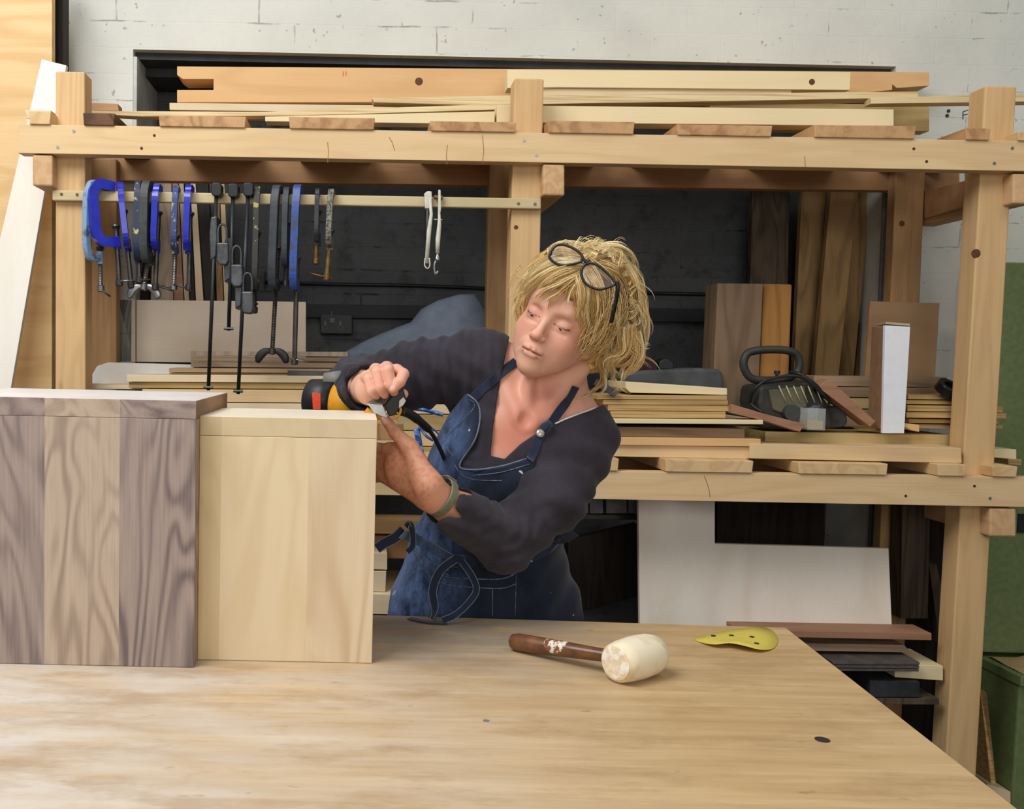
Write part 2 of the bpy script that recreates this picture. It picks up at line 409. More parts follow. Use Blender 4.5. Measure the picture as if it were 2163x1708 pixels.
MB().box(at(724, 161, 2.9495), at(726, 151, 2.951)).mk('pencil_mark', plain((216, 110, 70), .8, name='mark'), BEAM)
MB().box(at(730, 160, 2.9495), at(732, 151, 2.951)).mk('pencil_mark', plain((216, 110, 70), .8, name='mark'), BEAM)
# ------------------------------------------------------------------ standing planks, left rear
G = 'planks leaning in the left bay behind the clamps'
for i, (a, b, c, d, m, lab) in enumerate((
  (246, 284, 284, 246, 'greyz', 'grey weathered plank leaning behind the bright blue clamps, first from the left post'),
  (287, 316, 314, 286, 'blackz', 'black-brown plank leaning behind the two dark clamps'),
  (326, 362, 366, 318, 'greyz', 'wide pale grey-brown plank leaning behind the clamps with the wing nut'),
  (364, 376, 388, 368, 'redx', 'reddish thin plank leaning behind the worn blue clamps'),
  (378, 388, 400, 390, 'greyz', 'thin grey plank leaning just right of the reddish one'),
  (390, 400, 412, 402, 'blackz', 'thin black plank leaning between the thin grey and tan planks'),
  (402, 413, 430, 414, 'palez', 'thin tan plank leaning beside the black planks in the left bay'),
  (415, 440, 455, 433, 'blackz', 'wide black plank leaning behind the first bar clamp'),
  (452, 462, 472, 458, 'brownz', 'brown plank leaning behind the first bar clamp'),
  (464, 474, 484, 474, 'palez', 'thin tan plank leaning between the first two bar clamps'),
)):
    poly('leaning_plank', lab, 'plank', [(a, 385, 3.22), (b, 386, 3.22), (c, 640, 3.12), (d, 640, 3.12)], 0, .02, M[m], group=G)
pnl = wood((244, 228, 206), (220, 196, 168), 'x', 3, 3.2, .15, amt=.35, base=1.2)
poly('panel_offcut', 'narrow pale panel offcut standing left of the swirl-grained panel', 'panel', q(248, 286, 632, 764, .01), 3.06, .02, pnl)
poly('panel_offcut', 'wide pale wood panel with brown swirl grain standing below the hanging clamps', 'panel', q(288, 646, 633, 764, .012), 3.055, .022, pnl)
poly('sheet_offcut', 'white rounded-corner sheet lying behind the planks on the lower shelf', 'sheet', [(195, 790), (205, 773), (228, 765), (420, 770), (420, 812), (195, 810)], 2.84, .02, plain((240, 238, 232), .5, name='white_board', c2=(226, 222, 212), sc=8))
st = [
 (403, 735, 741, 751, 2.80, 'greyz', 'grey-tan board, topmost of the stack under the clamps'),
 (403, 737, 753, 762, 2.80, 'brownx', 'brown board second from the top of the stack under the clamps'),
 (403, 740, 764, 775, 2.80, 'brownx', 'brown board third from the top of the stack, with a dark knot'),
 (357, 742, 777, 786, 2.73, 'brownx', 'dark brown board projecting left, fourth in the stack'),
 (357, 742, 787, 793, 2.74, 'ply', 'thin layered board under the projecting dark brown board'),
 (268, 700, 791, 806, 2.68, 'palex', 'cream grooved plank lying in front of the white rounded sheet'),
 (272, 700, 807, 819, 2.69, 'olivex', 'pale tan plank under the cream grooved plank'),
 (190, 720, 812, 821, 2.72, 'palex', 'long pale plank reaching the left post behind the walnut box'),
 (300, 960, 822, 848, 2.66, 'railx', 'orange-tan board just above the top of the maple box, behind it'),
 (300, 960, 850, 870, 2.66, 'palex', 'tan board hidden mostly behind the maple box top'),
 (300, 1000, 872, 905, 2.66, 'olivex', 'tan board behind the power tool cable'),
 (300, 1000, 907, 938, 2.66, 'railx', 'olive-tan board behind the raised thumb'),
 (300, 1000, 940, 960, 2.66, 'olivex', 'lowest board of the stack on the lower shelf behind the hand'),
]
for i, (a, b, c, d, Y, m, lab) in enumerate(st):
    poly('board', lab, 'board', q(a, b, c, d, .006), Y, .16, M[m], group='boards stacked on the lower shelf left')
cyl_px('grey_tube', 'short dark grey foam tube beside the power tool on the stacked boards', 'tube', [(608, 790), (700, 792)], 2.70, .0105, plain((84, 86, 84), .7, name='foam'), n=16)
poly('timber_block', 'short light timber block under the raised thumb beside the maple box', 'block', [(780, 893), (852, 895), (852, 930), (780, 929)], 2.50, .05, M['endg'])
# ------------------------------------------------------------------ right shelf
R_ = [
 ('board', 'thick pine board lying across the slats at the right end of the lower shelf', 'board', [(1585, 937), (2030, 946), (2032, 978), (1585, 968)], 2.585, .22, 'railx'),
 ('board', 'dark-edged pine board left of the thick pine board on the lower shelf', 'board', [(1146, 936), (1583, 944), (1583, 969), (1146, 961)], 2.60, .22, 'railx'),
 ('board', 'thick weathered board carrying the sander and the white box', 'board', [(1616, 911), (2018, 919), (2018, 943), (1616, 935)], 2.685, .25, 'olivex'),
 ('board', 'orange-edged board with white top in the right shelf stack', 'board', [(1160, 922), (1607, 927), (1607, 943), (1160, 938)], 2.59, .28, 'orgx'),
 ('board', 'dark brown plank in the stack below the plywood pieces', 'board', [(1160, 899), (1573, 905), (1573, 925), (1160, 919)], 2.62, .25, 'brownx'),
 ('plywood_sheet', 'thin white-topped plywood sheet under the plywood pile', 'plywood', [(1160, 884), (1612, 887), (1612, 896), (1160, 893)], 2.585, .30, 'whitex'),
]
for t in R_: poly(t[0], t[1], t[2], t[3], t[4], t[5], M[t[6]])
for i, (a, b, c, d, lab) in enumerate(((1290, 1533, 868, 882, 'bottom piece of the plywood pile beside the woman\'s shoulder'), (1285, 1541, 855, 867, 'second piece up in the plywood pile by the shoulder'),
     (1275, 1538, 844, 854, 'third piece up in the plywood pile by the shoulder'), (1262, 1536, 834, 843, 'fourth piece up in the plywood pile by the shoulder'))):
    poly('plywood_offcut', lab, 'plywood', q(a, b, c, d, .006), 2.62, .20, M['ply'], group='plywood offcuts on the right shelf')
poly('plywood_offcut', 'topmost pale piece of the plywood pile, slightly raised at the left', 'plywood', [(1321, 806), (1536, 820), (1536, 834), (1332, 829), (1322, 820)], 2.64, .19, M['whitex'])
poly('angle_offcut', 'dark grey plastic strip sticking out by the woman\'s shoulder', 'strip', [(1262, 800), (1309, 828), (1298, 838), (1255, 812)], 2.60, .012, plain((66, 66, 64), .5, name='gp'))
poly('dust_bag', 'dark grey padded bag lying behind the plywood pile', 'bag', cat([Vector((p[0], p[1], 0)) for p in ((1300, 944), (1312, 800), (1340, 784), (1400, 780), (1500, 778), (1530, 800), (1530, 947))], 4), 2.84, .12, plain((84, 87, 88), .8, name='bagc', c2=(50, 52, 54), sc=10, bump=.6), bevel=.01)
poly('cloth_bundle', 'dark maroon cloth bundle behind the woman\'s hair on the shelf', 'cloth', cat([Vector((p[0], p[1], 0)) for p in ((1325, 783), (1335, 755), (1362, 740), (1384, 765), (1390, 781))], 4), 2.86, .08, plain((58, 24, 30), .8, name='maroon', c2=(36, 16, 20), sc=10, bump=.6), bevel=.01)
poly('black_pot', 'small black round pot on the shelf beside the maroon cloth', 'pot', cat([Vector((p[0], p[1], 0)) for p in ((1393, 780), (1393, 764), (1407, 757), (1423, 766), (1423, 780))], 4), 2.87, .06, black, bevel=.005)
poly('wood_block', 'reddish-brown sloping wood block leaning in front of the sander', 'block', [(1545, 853), (1627, 877), (1700, 895), (1690, 912), (1612, 888), (1545, 872)], 2.60, .05, M['redx'])
poly('wood_block', 'long brown block leaning diagonally against the sander', 'block', [(1752, 800), (1850, 890), (1838, 901), (1727, 817)], 2.66, .06, M['redx'])
# leaning planks, right rear
for i, (a, b, c, d, Y, m, lab) in enumerate((
  (1590, 1668, 1660, 1578, 3.27, 'oldz', 'dark grey-brown plank standing first from the left in the right bay'),
  (1695, 1745, 1722, 1674, 3.21, 'brownz', 'brown plank standing second from the left in the right bay'),
  (1757, 1814, 1766, 1715, 3.15, 'brownz', 'wide tan-brown plank standing in the middle of the right bay'),
  (1806, 1842, 1798, 1768, 3.20, 'brownz', 'narrow brown plank standing right of the wide tan-brown plank'),
  (1846, 1872, 1842, 1800, 3.24, 'brownz', 'narrow brown plank standing nearest the grey upright strip'),
)):
    poly('standing_plank', lab, 'plank', [(a, 380, Y), (b, 381, Y), (c, 850, Y-.07), (d, 850, Y-.07)], 0, .025, M[m], group='planks standing in the right bay')
poly('metal_strip', 'pale grey upright metal strip beside the rear right post', 'strip', [(1868, 395), (1884, 395), (1831, 1645), (1816, 1645)], 3.04, .012, plain((128, 130, 130), .5, .3, name='greystrip'))
bb = empty('timber_baulk', at(1600, 860, 2.90), 'thick upright brown baulk with an orange side standing left of the sander', 'timber')
MB().prism([at(1516, 598, 2.86), at(1612, 599, 2.86), at(1600, 872, 2.86), at(1504, 872, 2.86)], (0, .1, 0)).mk('front_board', wood((134, 110, 86), (104, 82, 62), 'z', 6, 9, .3), bb, bevel=.002)
MB().prism([at(1613, 599, 2.875), at(1674, 600, 2.875), at(1664, 872, 2.875), at(1601, 872, 2.875)], (0, .085, 0)).mk('side_board', wood((176, 126, 66), (140, 94, 46), 'z', 6, 9, .3), bb, bevel=.006)
bb.children[1]['label'] = 'orange side board'
poly('plywood_square', 'square plywood piece standing behind the white box', 'plywood', [(1838, 636), (1985, 640), (1975, 799), (1828, 796)], 2.92, .018, wood((168, 134, 98), (138, 104, 72), 'x', 5, 3, .2, amt=.4))
poly('board', 'short brown board stacked behind the sander and the leaning block', 'board', q(1720, 2000, 793, 815, .01), 2.86, .09, M['brownx'])
poly('board', 'tan board just beneath the short brown board behind the sander', 'board', q(1735, 2000, 817, 838, .01), 2.85, .09, M['brownx'])
poly('board', 'lower tan board of the group behind the sander', 'board', q(1740, 2000, 840, 862, .01), 2.85, .09, M['olivex'])
poly('board', 'lowest brown board of the group behind the sander', 'board', q(1740, 2000, 864, 900, .01), 2.85, .09, M['brownx'])
# white box
wb = empty('cardboard_box', at(1893, 912, 2.66), 'tall open box with white outer side and brown inside standing on the thick board', 'box')
MB().prism([at(1870, 687, 2.645), at(1923, 690, 2.645), at(1910, 915, 2.645), at(1865, 915, 2.645)], (0, .012, 0)).mk('front_face', plain((236, 237, 240), .5, name='white_card', var=.03), wb, bevel=.001)
MB().prism([at(1847, 690, 2.78), at(1837, 905, 2.78), at(1867, 905, 2.66), at(1871, 695, 2.66)], (-.008, -.002, 0)).mk('side_face', plain((168, 128, 92), .7, name='card'), wb)
MB().prism([at(1846, 688, 2.78), at(1871, 684, 2.65), at(1922, 688, 2.65), at(1917, 689, 2.78)], (0, 0, .006)).mk('top_flap', plain((190, 172, 142), .7, name='cardt'), wb)
lb = MB().prism([at(1860, 718, 2.70), at(1868, 717, 2.672), at(1866, 776, 2.672), at(1858, 776, 2.70)], (-.002, -.002, 0)).mk('paper_label', plain((210, 204, 214), .6, name='paper', var=.3, sc=160), wb)
# tape roll
tp = at(2004, 822, 2.72)
tr = MB(); ax = Vector((.25, -.55, .8)).normalized()
tr.lathe(tp-ax*.012, ax, [(0, .020), (0, .036), (.026, .036), (.026, .020), (0, .020)], 28)
tag(tr.mk('tape_roll', plain((22, 24, 30), .3, name='tape'), smooth=False, bevel=.0015), 'roll of shiny black tape tilted on the ply stack beside the right post', 'tape')
# ply stack right
for i, (a, b, c, d, Y) in enumerate(((1918, 2068, 833, 843, 2.72), (1915, 2062, 845, 853, 2.70), (1917, 2118, 856, 868, 2.68), (1915, 2126, 870, 882, 2.67), (1920, 2110, 884, 893, 2.68), (1915, 2118, 895, 904, 2.69))):
    poly('plywood_offcut', 'plywood piece %s in the stack at the right post' % ('topmost', 'second from the top', 'third from the top', 'third from the bottom', 'second from the bottom', 'lowest')[i], 'plywood', q(a, b, c, d, .012), Y+.02, .16, M['ply'], group='plywood stack at the right post')
poly('bark_offcut', 'curled thin brown offcut beside the foot of the white box', 'offcut', [(1909, 893), (1942, 897), (1942, 912), (1925, 908), (1909, 900)], 2.655, .03, M['orgx'])
dsc = MB().lathe(onz(1832, 907, at(1832, 911, 2.66).z), (0, 0, 1), [(0, .036), (.004, .037), (.006, .034)], 32)
tag(dsc.mk('wooden_disc', M['olivex'], smooth=False), 'thin round wooden disc lying beside the foot of the white box', 'disc')
# white ended offcuts beyond right post
poly('offcut', 'white-ended block on the shelf just right of the right post, uppermost', 'offcut', [(2100, 948), (2147, 949), (2147, 970), (2100, 966)], 2.66, .20, M['whitex'])
poly('offcut', 'small pale two-layer offcut right of the right post below the white-ended block', 'offcut', [(2130, 968), (2158, 970), (2158, 983), (2130, 980)], 2.72, .14, M['ply'])
# clear cup with shavings
cup = empty('plastic_cup', at(1724, 909, 2.615), 'clear square plastic cup of sawdust in front of the sander', 'cup')
gl = NT('clear_plastic'); gl.set(Base_Color=lin((226, 230, 226)), Roughness=.15); gl.b.inputs['Alpha'].default_value = .14
c0, c1 = at(1705, 908, 2.61), at(1745, 863, 2.61)
cw = MB()
for (a, b) in (((c0.x, 2.61), (c1.x, 2.613)), ((c0.x, 2.655), (c1.x, 2.658)), ((c0.x, 2.61), (c0.x+.003, 2.658)), ((c1.x-.003, 2.61), (c1.x, 2.658)), ((c0.x, 2.61), (c1.x, 2.658))):
    zt = c1.z if (a, b) != ((c0.x, 2.61), (c1.x, 2.658)) else c0.z+.003
    cw.box((a[0], a[1], c0.z), (b[0], b[1], zt))
cw.mk('cup_wall', gl.m, cup)
tag(MB().box((c0.x+.004, 2.615, c0.z+.003), (c1.x-.004, 2.652, c0.z+.026)).mk('sawdust', plain((190, 170, 110), .9, name='sawdust', c2=(150, 128, 76), sc=300, bump=1.), cup), kind='stuff')
# ------------------------------------------------------------------ belt sander
sd = empty('belt_sander', at(1680, 905, 2.70), 'black belt sander with loop handle and coiled cable on the right shelf', 'power tool')
blk2 = plain((38, 38, 37), .5, name='tool_black', c2=(58, 56, 48), sc=14)
ol = plain((104, 100, 76), .6, name='tool_olive', c2=(80, 78, 60), sc=14)
hp = cat([at(u, v, 2.74) for (u, v) in ((1588, 742), (1572, 758), (1573, 780), (1590, 800), (1630, 803), (1662, 798), (1684, 786), (1688, 762), (1676, 744), (1640, 738))], 6, True)
MB().tube(hp, .0115, 12, closed=True).mk('handle', blk2, sd, smooth=True)
MB().prism([at(*p, 2.68) for p in ((1605, 815), (1712, 803), (1750, 850), (1762, 905), (1610, 905), (1600, 850))], (0, .14, 0)).mk('body', blk2, sd, bevel=.012)
MB().prism([at(*p, 2.672) for p in ((1624, 823), (1700, 815), (1706, 860), (1650, 872), (1634, 866))], (0, .02, 0)).mk('vent_cover', ol, sd, bevel=.004)
for k in range(6):
    MB().tube([at(1645+k*15.5, 814+k*.3, 2.669), at(1661+k*15, 850, 2.667)], .0018, 6).mk('vent_rib', plain((196, 184, 140), .6, name='rib'), sd, smooth=True)
MB().lathe(at(1674, 871, 2.655), (0, 1, 0), [(0, .010), (0, .022), (.02, .022)], 24).mk('front_roller', plain((84, 86, 84), .4, .5, name='roller'), sd)
MB().prism([at(*p, 2.66) for p in ((1676, 858), (1700, 868), (1722, 855), (1736, 856), (1730, 872), (1700, 900), (1672, 900))], (0, .02, 0)).mk('lever', plain((96, 98, 96), .4, .4, name='lev'), sd, bevel=.004)
MB().tube(cat([at(u, v, y) for (u, v, y) in ((1583, 852, 2.70), (1592, 825, 2.67), (1620, 802, 2.66), (1668, 794, 2.66), (1700, 800, 2.66), (1735, 830, 2.66), (1752, 850, 2.68), (1735, 862, 2.66))], 8), .0042, 8).mk('cable', black, sd, smooth=True)
MB().tube(cat([at(u, v, y) for (u, v, y) in ((1583, 850, 2.70), (1600, 864, 2.68), (1612, 870, 2.67))], 6), .0042, 8).mk('cable', black, sd, smooth=True)
MB().tube(cat([at(u, v, y) for (u, v, y) in ((1668, 786, 2.70), (1690, 790, 2.67), (1722, 812, 2.66), (1745, 840, 2.67))], 6), .005, 8).mk('cable', black, sd, smooth=True)
MB().lathe(at(1641, 790, 2.74), (0, 0, 1), [(-.03, .004), (0, .004), (0, .008), (.01, .008)], 12).mk('knob', black, sd)
MB().prism(cat([at(u, v, 2.70) for (u, v) in ((1745, 862), (1775, 858), (1790, 880), (1785, 900), (1745, 905))], 4), (0, .07, 0)).mk('dust_sleeve', plain((70, 70, 68), .9, name='slv', c2=(40, 40, 40), sc=30, bump=.8), sd, bevel=.006)
# ------------------------------------------------------------------ socket
so = empty('power_socket', at(710, 700, YD-.03), 'dark twin power socket on the dark wall right of the swirl-grained panel', 'socket')
spm = plain((50, 51, 52), .5, name='socket_dark'); pale = plain((120, 122, 120), .6, name='socket_marks')
MB().prism([at(*p, YD-.04) for p in ((676, 662), (745, 664), (745, 706), (676, 705))], (0, .04, 0)).mk('socket_box', spm, so, bevel=.004)
for u in (687, 719):
    g = MB().box(at(u-2, 686, YD-.043), at(u+2, 678, YD-.040))
    g.tube(cat([at(u-6, 692, YD-.042), at(u, 688, YD-.042), at(u+6, 692, YD-.042), at(u, 696, YD-.042)], 4, True), .0012, 5, closed=True)
    g.mk('outlet', pale, so)
MB().box(at(697, 681, YD-.043), at(707, 672, YD-.04)).mk('switch', pale, so)
MB().tube([at(701, 668, YD-.06), at(701, 657, YD-.06)], .0016, 6).mk('indicator', pale, so)
# grey dust-sheet hump behind the raised arm
shp = [(712, 752), (760, 725), (800, 706), (840, 690), (868, 680), (890, 652), (925, 634), (970, 621), (1002, 621), (1022, 650), (1040, 690), (1050, 760), (1050, 800), (712, 800)]
gc = plain((140, 152, 170), .9, name='foam_sheet', c2=(118, 130, 148), sc=18, bump=.4)
bm_ = MB(); fr = [at(u, v, 3.09) for (u, v) in shp]; n_ = len(fr); c_ = sum(fr, Vector())/n_
bm_.add(fr+[c_+(p-c_)*.93+Vector((0, -.035, 0)) for p in fr]+[c_+(p-c_)*.6+Vector((0, -.06, 0)) for p in fr]+[p+Vector((0, .05, 0)) for p in fr],
 [(i, (i+1) % n_, (i+1) % n_+n_, i+n_) for i in range(n_)]+[(i+n_, (i+1) % n_+n_, (i+1) % n_+2*n_, i+2*n_) for i in range(n_)]+[tuple(range(2*n_, 3*n_))]+[(i, (i+1) % n_, (i+1) % n_+3*n_, i+3*n_) for i in range(n_)]+[tuple(range(3*n_, 4*n_))])
tag(bm_.mk('dust_sheet', gc, smooth=True), 'blue-grey dust sheet bunched in a hump behind the raised arm', 'sheet')
# blue plastic bag behind the cable
bp = plain((40, 84, 170), .3, name='blue_plastic', c2=(150, 180, 220), thr=(.52, .62), sc=30)
bl_ = MB()
for pts, w0 in ((((870, 862), (900, 866), (935, 876)), .014), (((880, 905), (886, 940), (893, 975)), .008), (((885, 900), (900, 920), (915, 930)), .009), (((888, 960), (900, 975), (905, 1000)), .008), (((900, 895), (925, 915), (940, 940)), .006)):
    bl_.tube(cat([at(u, v, 2.46) for u, v in pts], 5), w0, 8, flat=(1, .4))
tag(bl_.mk('plastic_bag', bp, smooth=True), 'crumpled blue plastic bag on the shelf behind the black cable', 'bag')
# ------------------------------------------------------------------ below the rack
lp = wood((238, 228, 214), (212, 194, 172), 'z', 4, 3.5, .2, amt=.3, base=1.2)
lo = MB().prism([at(*p) for p in ((1348, 1000, 2.78), (1510, 1000, 2.78), (1510, 1148, 2.745), (1877, 1158, 2.745), (1885, 1345, 2.70), (1352, 1345, 2.70))], (0, .018, 0)).mk('notched_panel', lp, bevel=.001)
tag(lo, 'large pale plywood panel with its upper right corner cut away, leaning under the rack', 'panel')
U = [
 ('plank', 'reddish plank lying across below the pale notched panel', 'plank', [(1560, 1330), (1968, 1337), (1968, 1352), (1560, 1343)], 2.62, .09, 'redx'),
 ('plank', 'dark red-brown plank under the reddish plank', 'plank', [(1600, 1356), (1910, 1362), (1925, 1378), (1600, 1372)], 2.64, .10, 'brownx'),
 ('cream_block', 'cream block sticking out under the grey tiles beside the right post', 'block', [(1890, 1402), (1992, 1406), (1992, 1437), (1890, 1430)], 2.62, .16, 'whitex'),
 ('plank', 'pale plank lying low behind the table beside the maple box', 'plank', [(740, 1253), (1000, 1258), (1000, 1300), (740, 1296)], 2.60, .3, 'palex'),
 ('timber', 'light timber length under the shelf beside the maple box, upper one', 'timber', [(740, 1166), (818, 1168), (818, 1203), (740, 1201)], 2.62, .3, 'palex'),
 ('timber', 'light timber length under the shelf beside the maple box, lower one', 'timber', [(740, 1205), (816, 1206), (814, 1250), (740, 1248)], 2.62, .3, 'palex'),
 ('timber', 'orange timber lying behind the apron tie under the shelf', 'timber', [(740, 1097), (900, 1099), (900, 1128), (740, 1126)], 2.72, .1, 'orgx'),
 ('timber', 'wide brown timber below the orange one behind the apron tie', 'timber', [(740, 1130), (900, 1132), (900, 1180), (740, 1178)], 2.74, .1, 'darkx'),
 ('dark_beam', 'old dark brown upright beam with bolt holes under the shelf', 'beam', [(1906, 1060), (1965, 1060), (1960, 1306), (1903, 1306)], 2.86, .06, 'oldz'),
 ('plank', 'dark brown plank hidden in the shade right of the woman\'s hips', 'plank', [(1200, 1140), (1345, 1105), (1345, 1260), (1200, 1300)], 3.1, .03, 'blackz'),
]
for t in U: poly(t[0], t[1], t[2], t[3], t[4], t[5], M[t[6]])
poly('brace', 'grey weathered diagonal brace beside the dark bolted beam', 'brace', [(1962, 1190), (1978, 1190), (2010, 1330), (2000, 1375), (1985, 1360)], 2.90, .04, M['oldz'])
for i, (u0, u1) in enumerate(((1225, 1243), (1246, 1274), (1281, 1324), (1328, 1350))):
    poly('pale_block', 'grey-white block behind the rail under the shelf, %s of four' % ('leftmost', 'second from the left', 'third from the left', 'rightmost')[i], 'block', [(u0, 1040), (u1, 1040), (u1, 1084), (u0, 1084)], 2.95, .06, plain((140, 142, 142), .8, name='gb', c2=(96, 98, 98), sc=20))
poly('metal_bar', 'dark metal bar beneath the grey-white blocks under the shelf', 'bar', [(1200, 1086), (1350, 1088), (1350, 1098), (1200, 1096)], 2.93, .04, dsteel)
for i in range(3):
    poly('grey_tile', 'grey tile %s in the stack of three by the table corner' % ('topmost', 'in the middle', 'lowest')[i], 'tile', [(1758+i*2, 1397+i*7), (1943-i, 1398+i*7), (1943-i, 1404+i*7), (1760+i*2, 1403+i*7)], 2.58+.002*i, .13, plain((98, 90, 84), .6, name='tile', c2=(66, 62, 60), sc=20), group='grey tiles by the table corner')
poly('black_box', 'black metal box below the tiles behind the table edge', 'box', [(1838, 1437), (1943, 1440), (1943, 1472), (1838, 1472)], 2.60, .2, plain((30, 32, 34), .5, name='bbx', c2=(56, 58, 60), sc=16))
poly('under_shelf_plank', 'dark plank supporting the black box under the rack', 'plank', [(1700, 1473), (1984, 1475), (1984, 1488), (1700, 1486)], 2.60, .30, M['oldz'])
poly('dark_backing', 'dark backing added at the back of the right bay beneath the shelf', 'board', [(1515, 1060), (1740, 1060), (1740, 1400), (1515, 1400)], 3.2, .03, M['blackz'])  # added backing, dark in place of the shade beneath the shelf
poly('dark_backing', 'wide dark backing added behind the right post beneath the shelf', 'board', [(1885, 1060), (2050, 1060), (2050, 1600), (1885, 1600)], 3.02, .02, M['blackz'])  # also added: its black stands in for shade under the rack
poly('plywood_sheet', 'thin plywood sheet leaning between the right post and the green machine', 'plywood', [(2070, 1455, 2.72), (2084, 1462, 2.70), (2104, 1655, 2.68), (2094, 1655, 2.68)], 0, .2, M['ply'])
poly('plinth_block', 'pale timber plinth at the bottom right behind the table edge', 'block', [(2085, 1655), (2135, 1672), (2135, 1760), (2085, 1760)], 2.70, .1, M['palex'])
gm = empty('green_machine', at(2230, 1708, 3.0)*1, 'olive green floor-standing woodworking machine at the right edge', 'machine')
gm.location.z = 0; WL[gm.name] = gm.location.copy()
grn = plain((116, 130, 84), .5, name='machine_green', c2=(100, 114, 70), sc=60, bump=.1); dgrn = plain((34, 38, 32), .6, name='machine_side')
a = at(2117, 553, 2.86); b = at(2400, 1385, 2.86)
MB().box((a.x, 2.86, b.z), (b.x, 3.04, a.z)).mk('column', grn, gm, bevel=.006)
MB().box((at(2086, 900, 2.95).x, 2.92, b.z), (a.x-.001, 3.04, a.z-.01)).mk('side_panel', dgrn, gm)
a2 = at(2086, 1412, 2.84); 
MB().box((a2.x, 2.70, 0), (b.x, 3.04, a2.z)).mk('base', grn, gm, bevel=.006)
MB().box((a2.x-.01, 2.68, a2.z), (b.x, 3.04, at(2086, 1392, 2.84).z)).mk('base_rim', grn, gm, bevel=.003)
MB().box((at(2152, 1088, 2.855).x, 2.855, at(2152, 1125, 2.855).z), (b.x, 2.862, at(2152, 1085, 2.855).z)).mk('recess_plate', black, gm)
sp = MB(); rr = random.Random(3); sz = at(2086, 1392, 2.84).z
gx = [a2.x+.01+i*.02 for i in range(20)]; gy = [2.70+j*.02 for j in range(9)]
V = [(x, y, sz+.002+.028*abs(mnoise.noise((x*9, y*9, 3)))*(1 if 0 < j < 8 else 0)) for x in gx for j, y in enumerate(gy)]
sp.add(V, [(i*9+j, i*9+j+1, (i+1)*9+j+1, (i+1)*9+j) for i in range(19) for j in range(8)])
tag(sp.mk('sawdust', plain((196, 170, 120), .95, name='sawdust2', c2=(160, 134, 88), sc=300, bump=1.), smooth=True), 'drift of sawdust on the ledge of the green machine', 'sawdust', kind='stuff')
# ------------------------------------------------------------------ table
tF = (onz(790, 1298, TZ), onz(1660, 1325, TZ)); tN = onz(2150, 1708, TZ)
fd = (tF[0]-tF[1]).normalized(); nd = (tN-tF[1]).normalized()
c1_ = tF[1]; c2_ = c1_+fd*3.1; c3_ = c1_+nd*((c1_.y-.30)/-nd.y)
c4_ = Vector((c2_.x, .30, TZ))
tb = empty('workbench', ((c1_.x+c2_.x)/2, 1.0, 0), 'large plywood-topped workbench in the foreground, worn and bleached', 'table')
def tabmat():
    s = NT('bench_ply')
    c = s.coords(False, (1, 16, 16)); n1 = s.noise(c, 1.6, 4, .6, .2)
    g = s.rng(n1, .35, .65, 0, 1)
    n2 = s.noise(s.coords(False, (4, 60, 60)), 1.6, 5, .7)
    f = s.math('ADD', s.math('MULTIPLY', g, .5), s.math('MULTIPLY', s.rng(n2, .3, .8, 0, 1), .4), True)
    col = s.mix(f, lin((208, 178, 132)), lin((166, 130, 86)))
    # pale dust wear near the woman; left front bleached, whiter light painted in
    tc = s.n('ShaderNodeTexCoord'); sx = s.n('ShaderNodeSeparateXYZ'); s.l(tc.outputs['Object'], sx.inputs[0])
    n3 = s.noise(s.coords(False, (2, 6, 6)), 2.2, 5, .65)
    lf = s.rng(sx.outputs['X'], .45, -.6, 0, 1)
    dust = s.math('MULTIPLY', s.rng(n3, .25, .62, .1, .9), lf)  # left-front whitening: dust wear together with painted-in light
    col = s.mix(dust, col, lin((216, 210, 202)))
    bk = s.math('MULTIPLY', s.rng(sx.outputs['Y'], 1.35, 1.70, 0, 1), s.rng(n3, .36, .56, .15, .9))
    lx = s.rng(sx.outputs['X'], .62, .25, 0, 1)
    col = s.mix(s.math('MULTIPLY', bk, lx), col, lin((140, 134, 126)))
    sm = s.rng(s.noise(s.coords(False, (1.2, 3, 3)), 3.1, 5, .7), .50, .64, 0, .45)
    col = s.mix(sm, col, lin((158, 124, 84)))
    st_ = s.rng(s.noise(s.coords(False, (8, 20, 20)), 2.5, 4, .6), .66, .74, 0, .5)
    col = s.mix(st_, col, lin((128, 96, 62)))
    s.set(Base_Color=col, Roughness=.5); s.b.inputs['Specular IOR Level'].default_value = .35
    s.bump(n2, .1, .001); return s.m
MB().prism([c3_, c1_, c2_, c4_], (0, 0, -.03)).mk('tabletop', tabmat(), tb, bevel=.0015, origin=(0, 0, TZ))
for (x, y) in ((c1_.x-.12, 1.6), (c2_.x+.15, 1.6), (c1_.x-.2, .5), (c2_.x+.15, .5)):
    if x > .3 and y < 1: x = .55
    MB().box((x-.04, y-.04, 0), (x+.04, y+.04, TZ-.03)).mk('leg', M['railz'], tb, bevel=.003)
MB().box((c2_.x+.15, 1.58, .70), (c1_.x-.12, 1.62, TZ-.031)).mk('apron_rail', M['railx'], tb)
MB().lathe(onz(1737, 1562, TZ)+Vector((0, 0, -.001)), (0, 0, 1), [(0, .0095), (.0016, .0095)], 24).mk('bolt_head', plain((70, 68, 66), .4, .6, name='bolt'), tb)
MB().lathe(onz(1027, 1522, TZ)+Vector((0, 0, -.001)), (0, 0, 1), [(0, .0045), (.0014, .0045)], 16).mk('bolt_head', plain((150, 146, 140), .4, .3, name='bolt2'), tb)
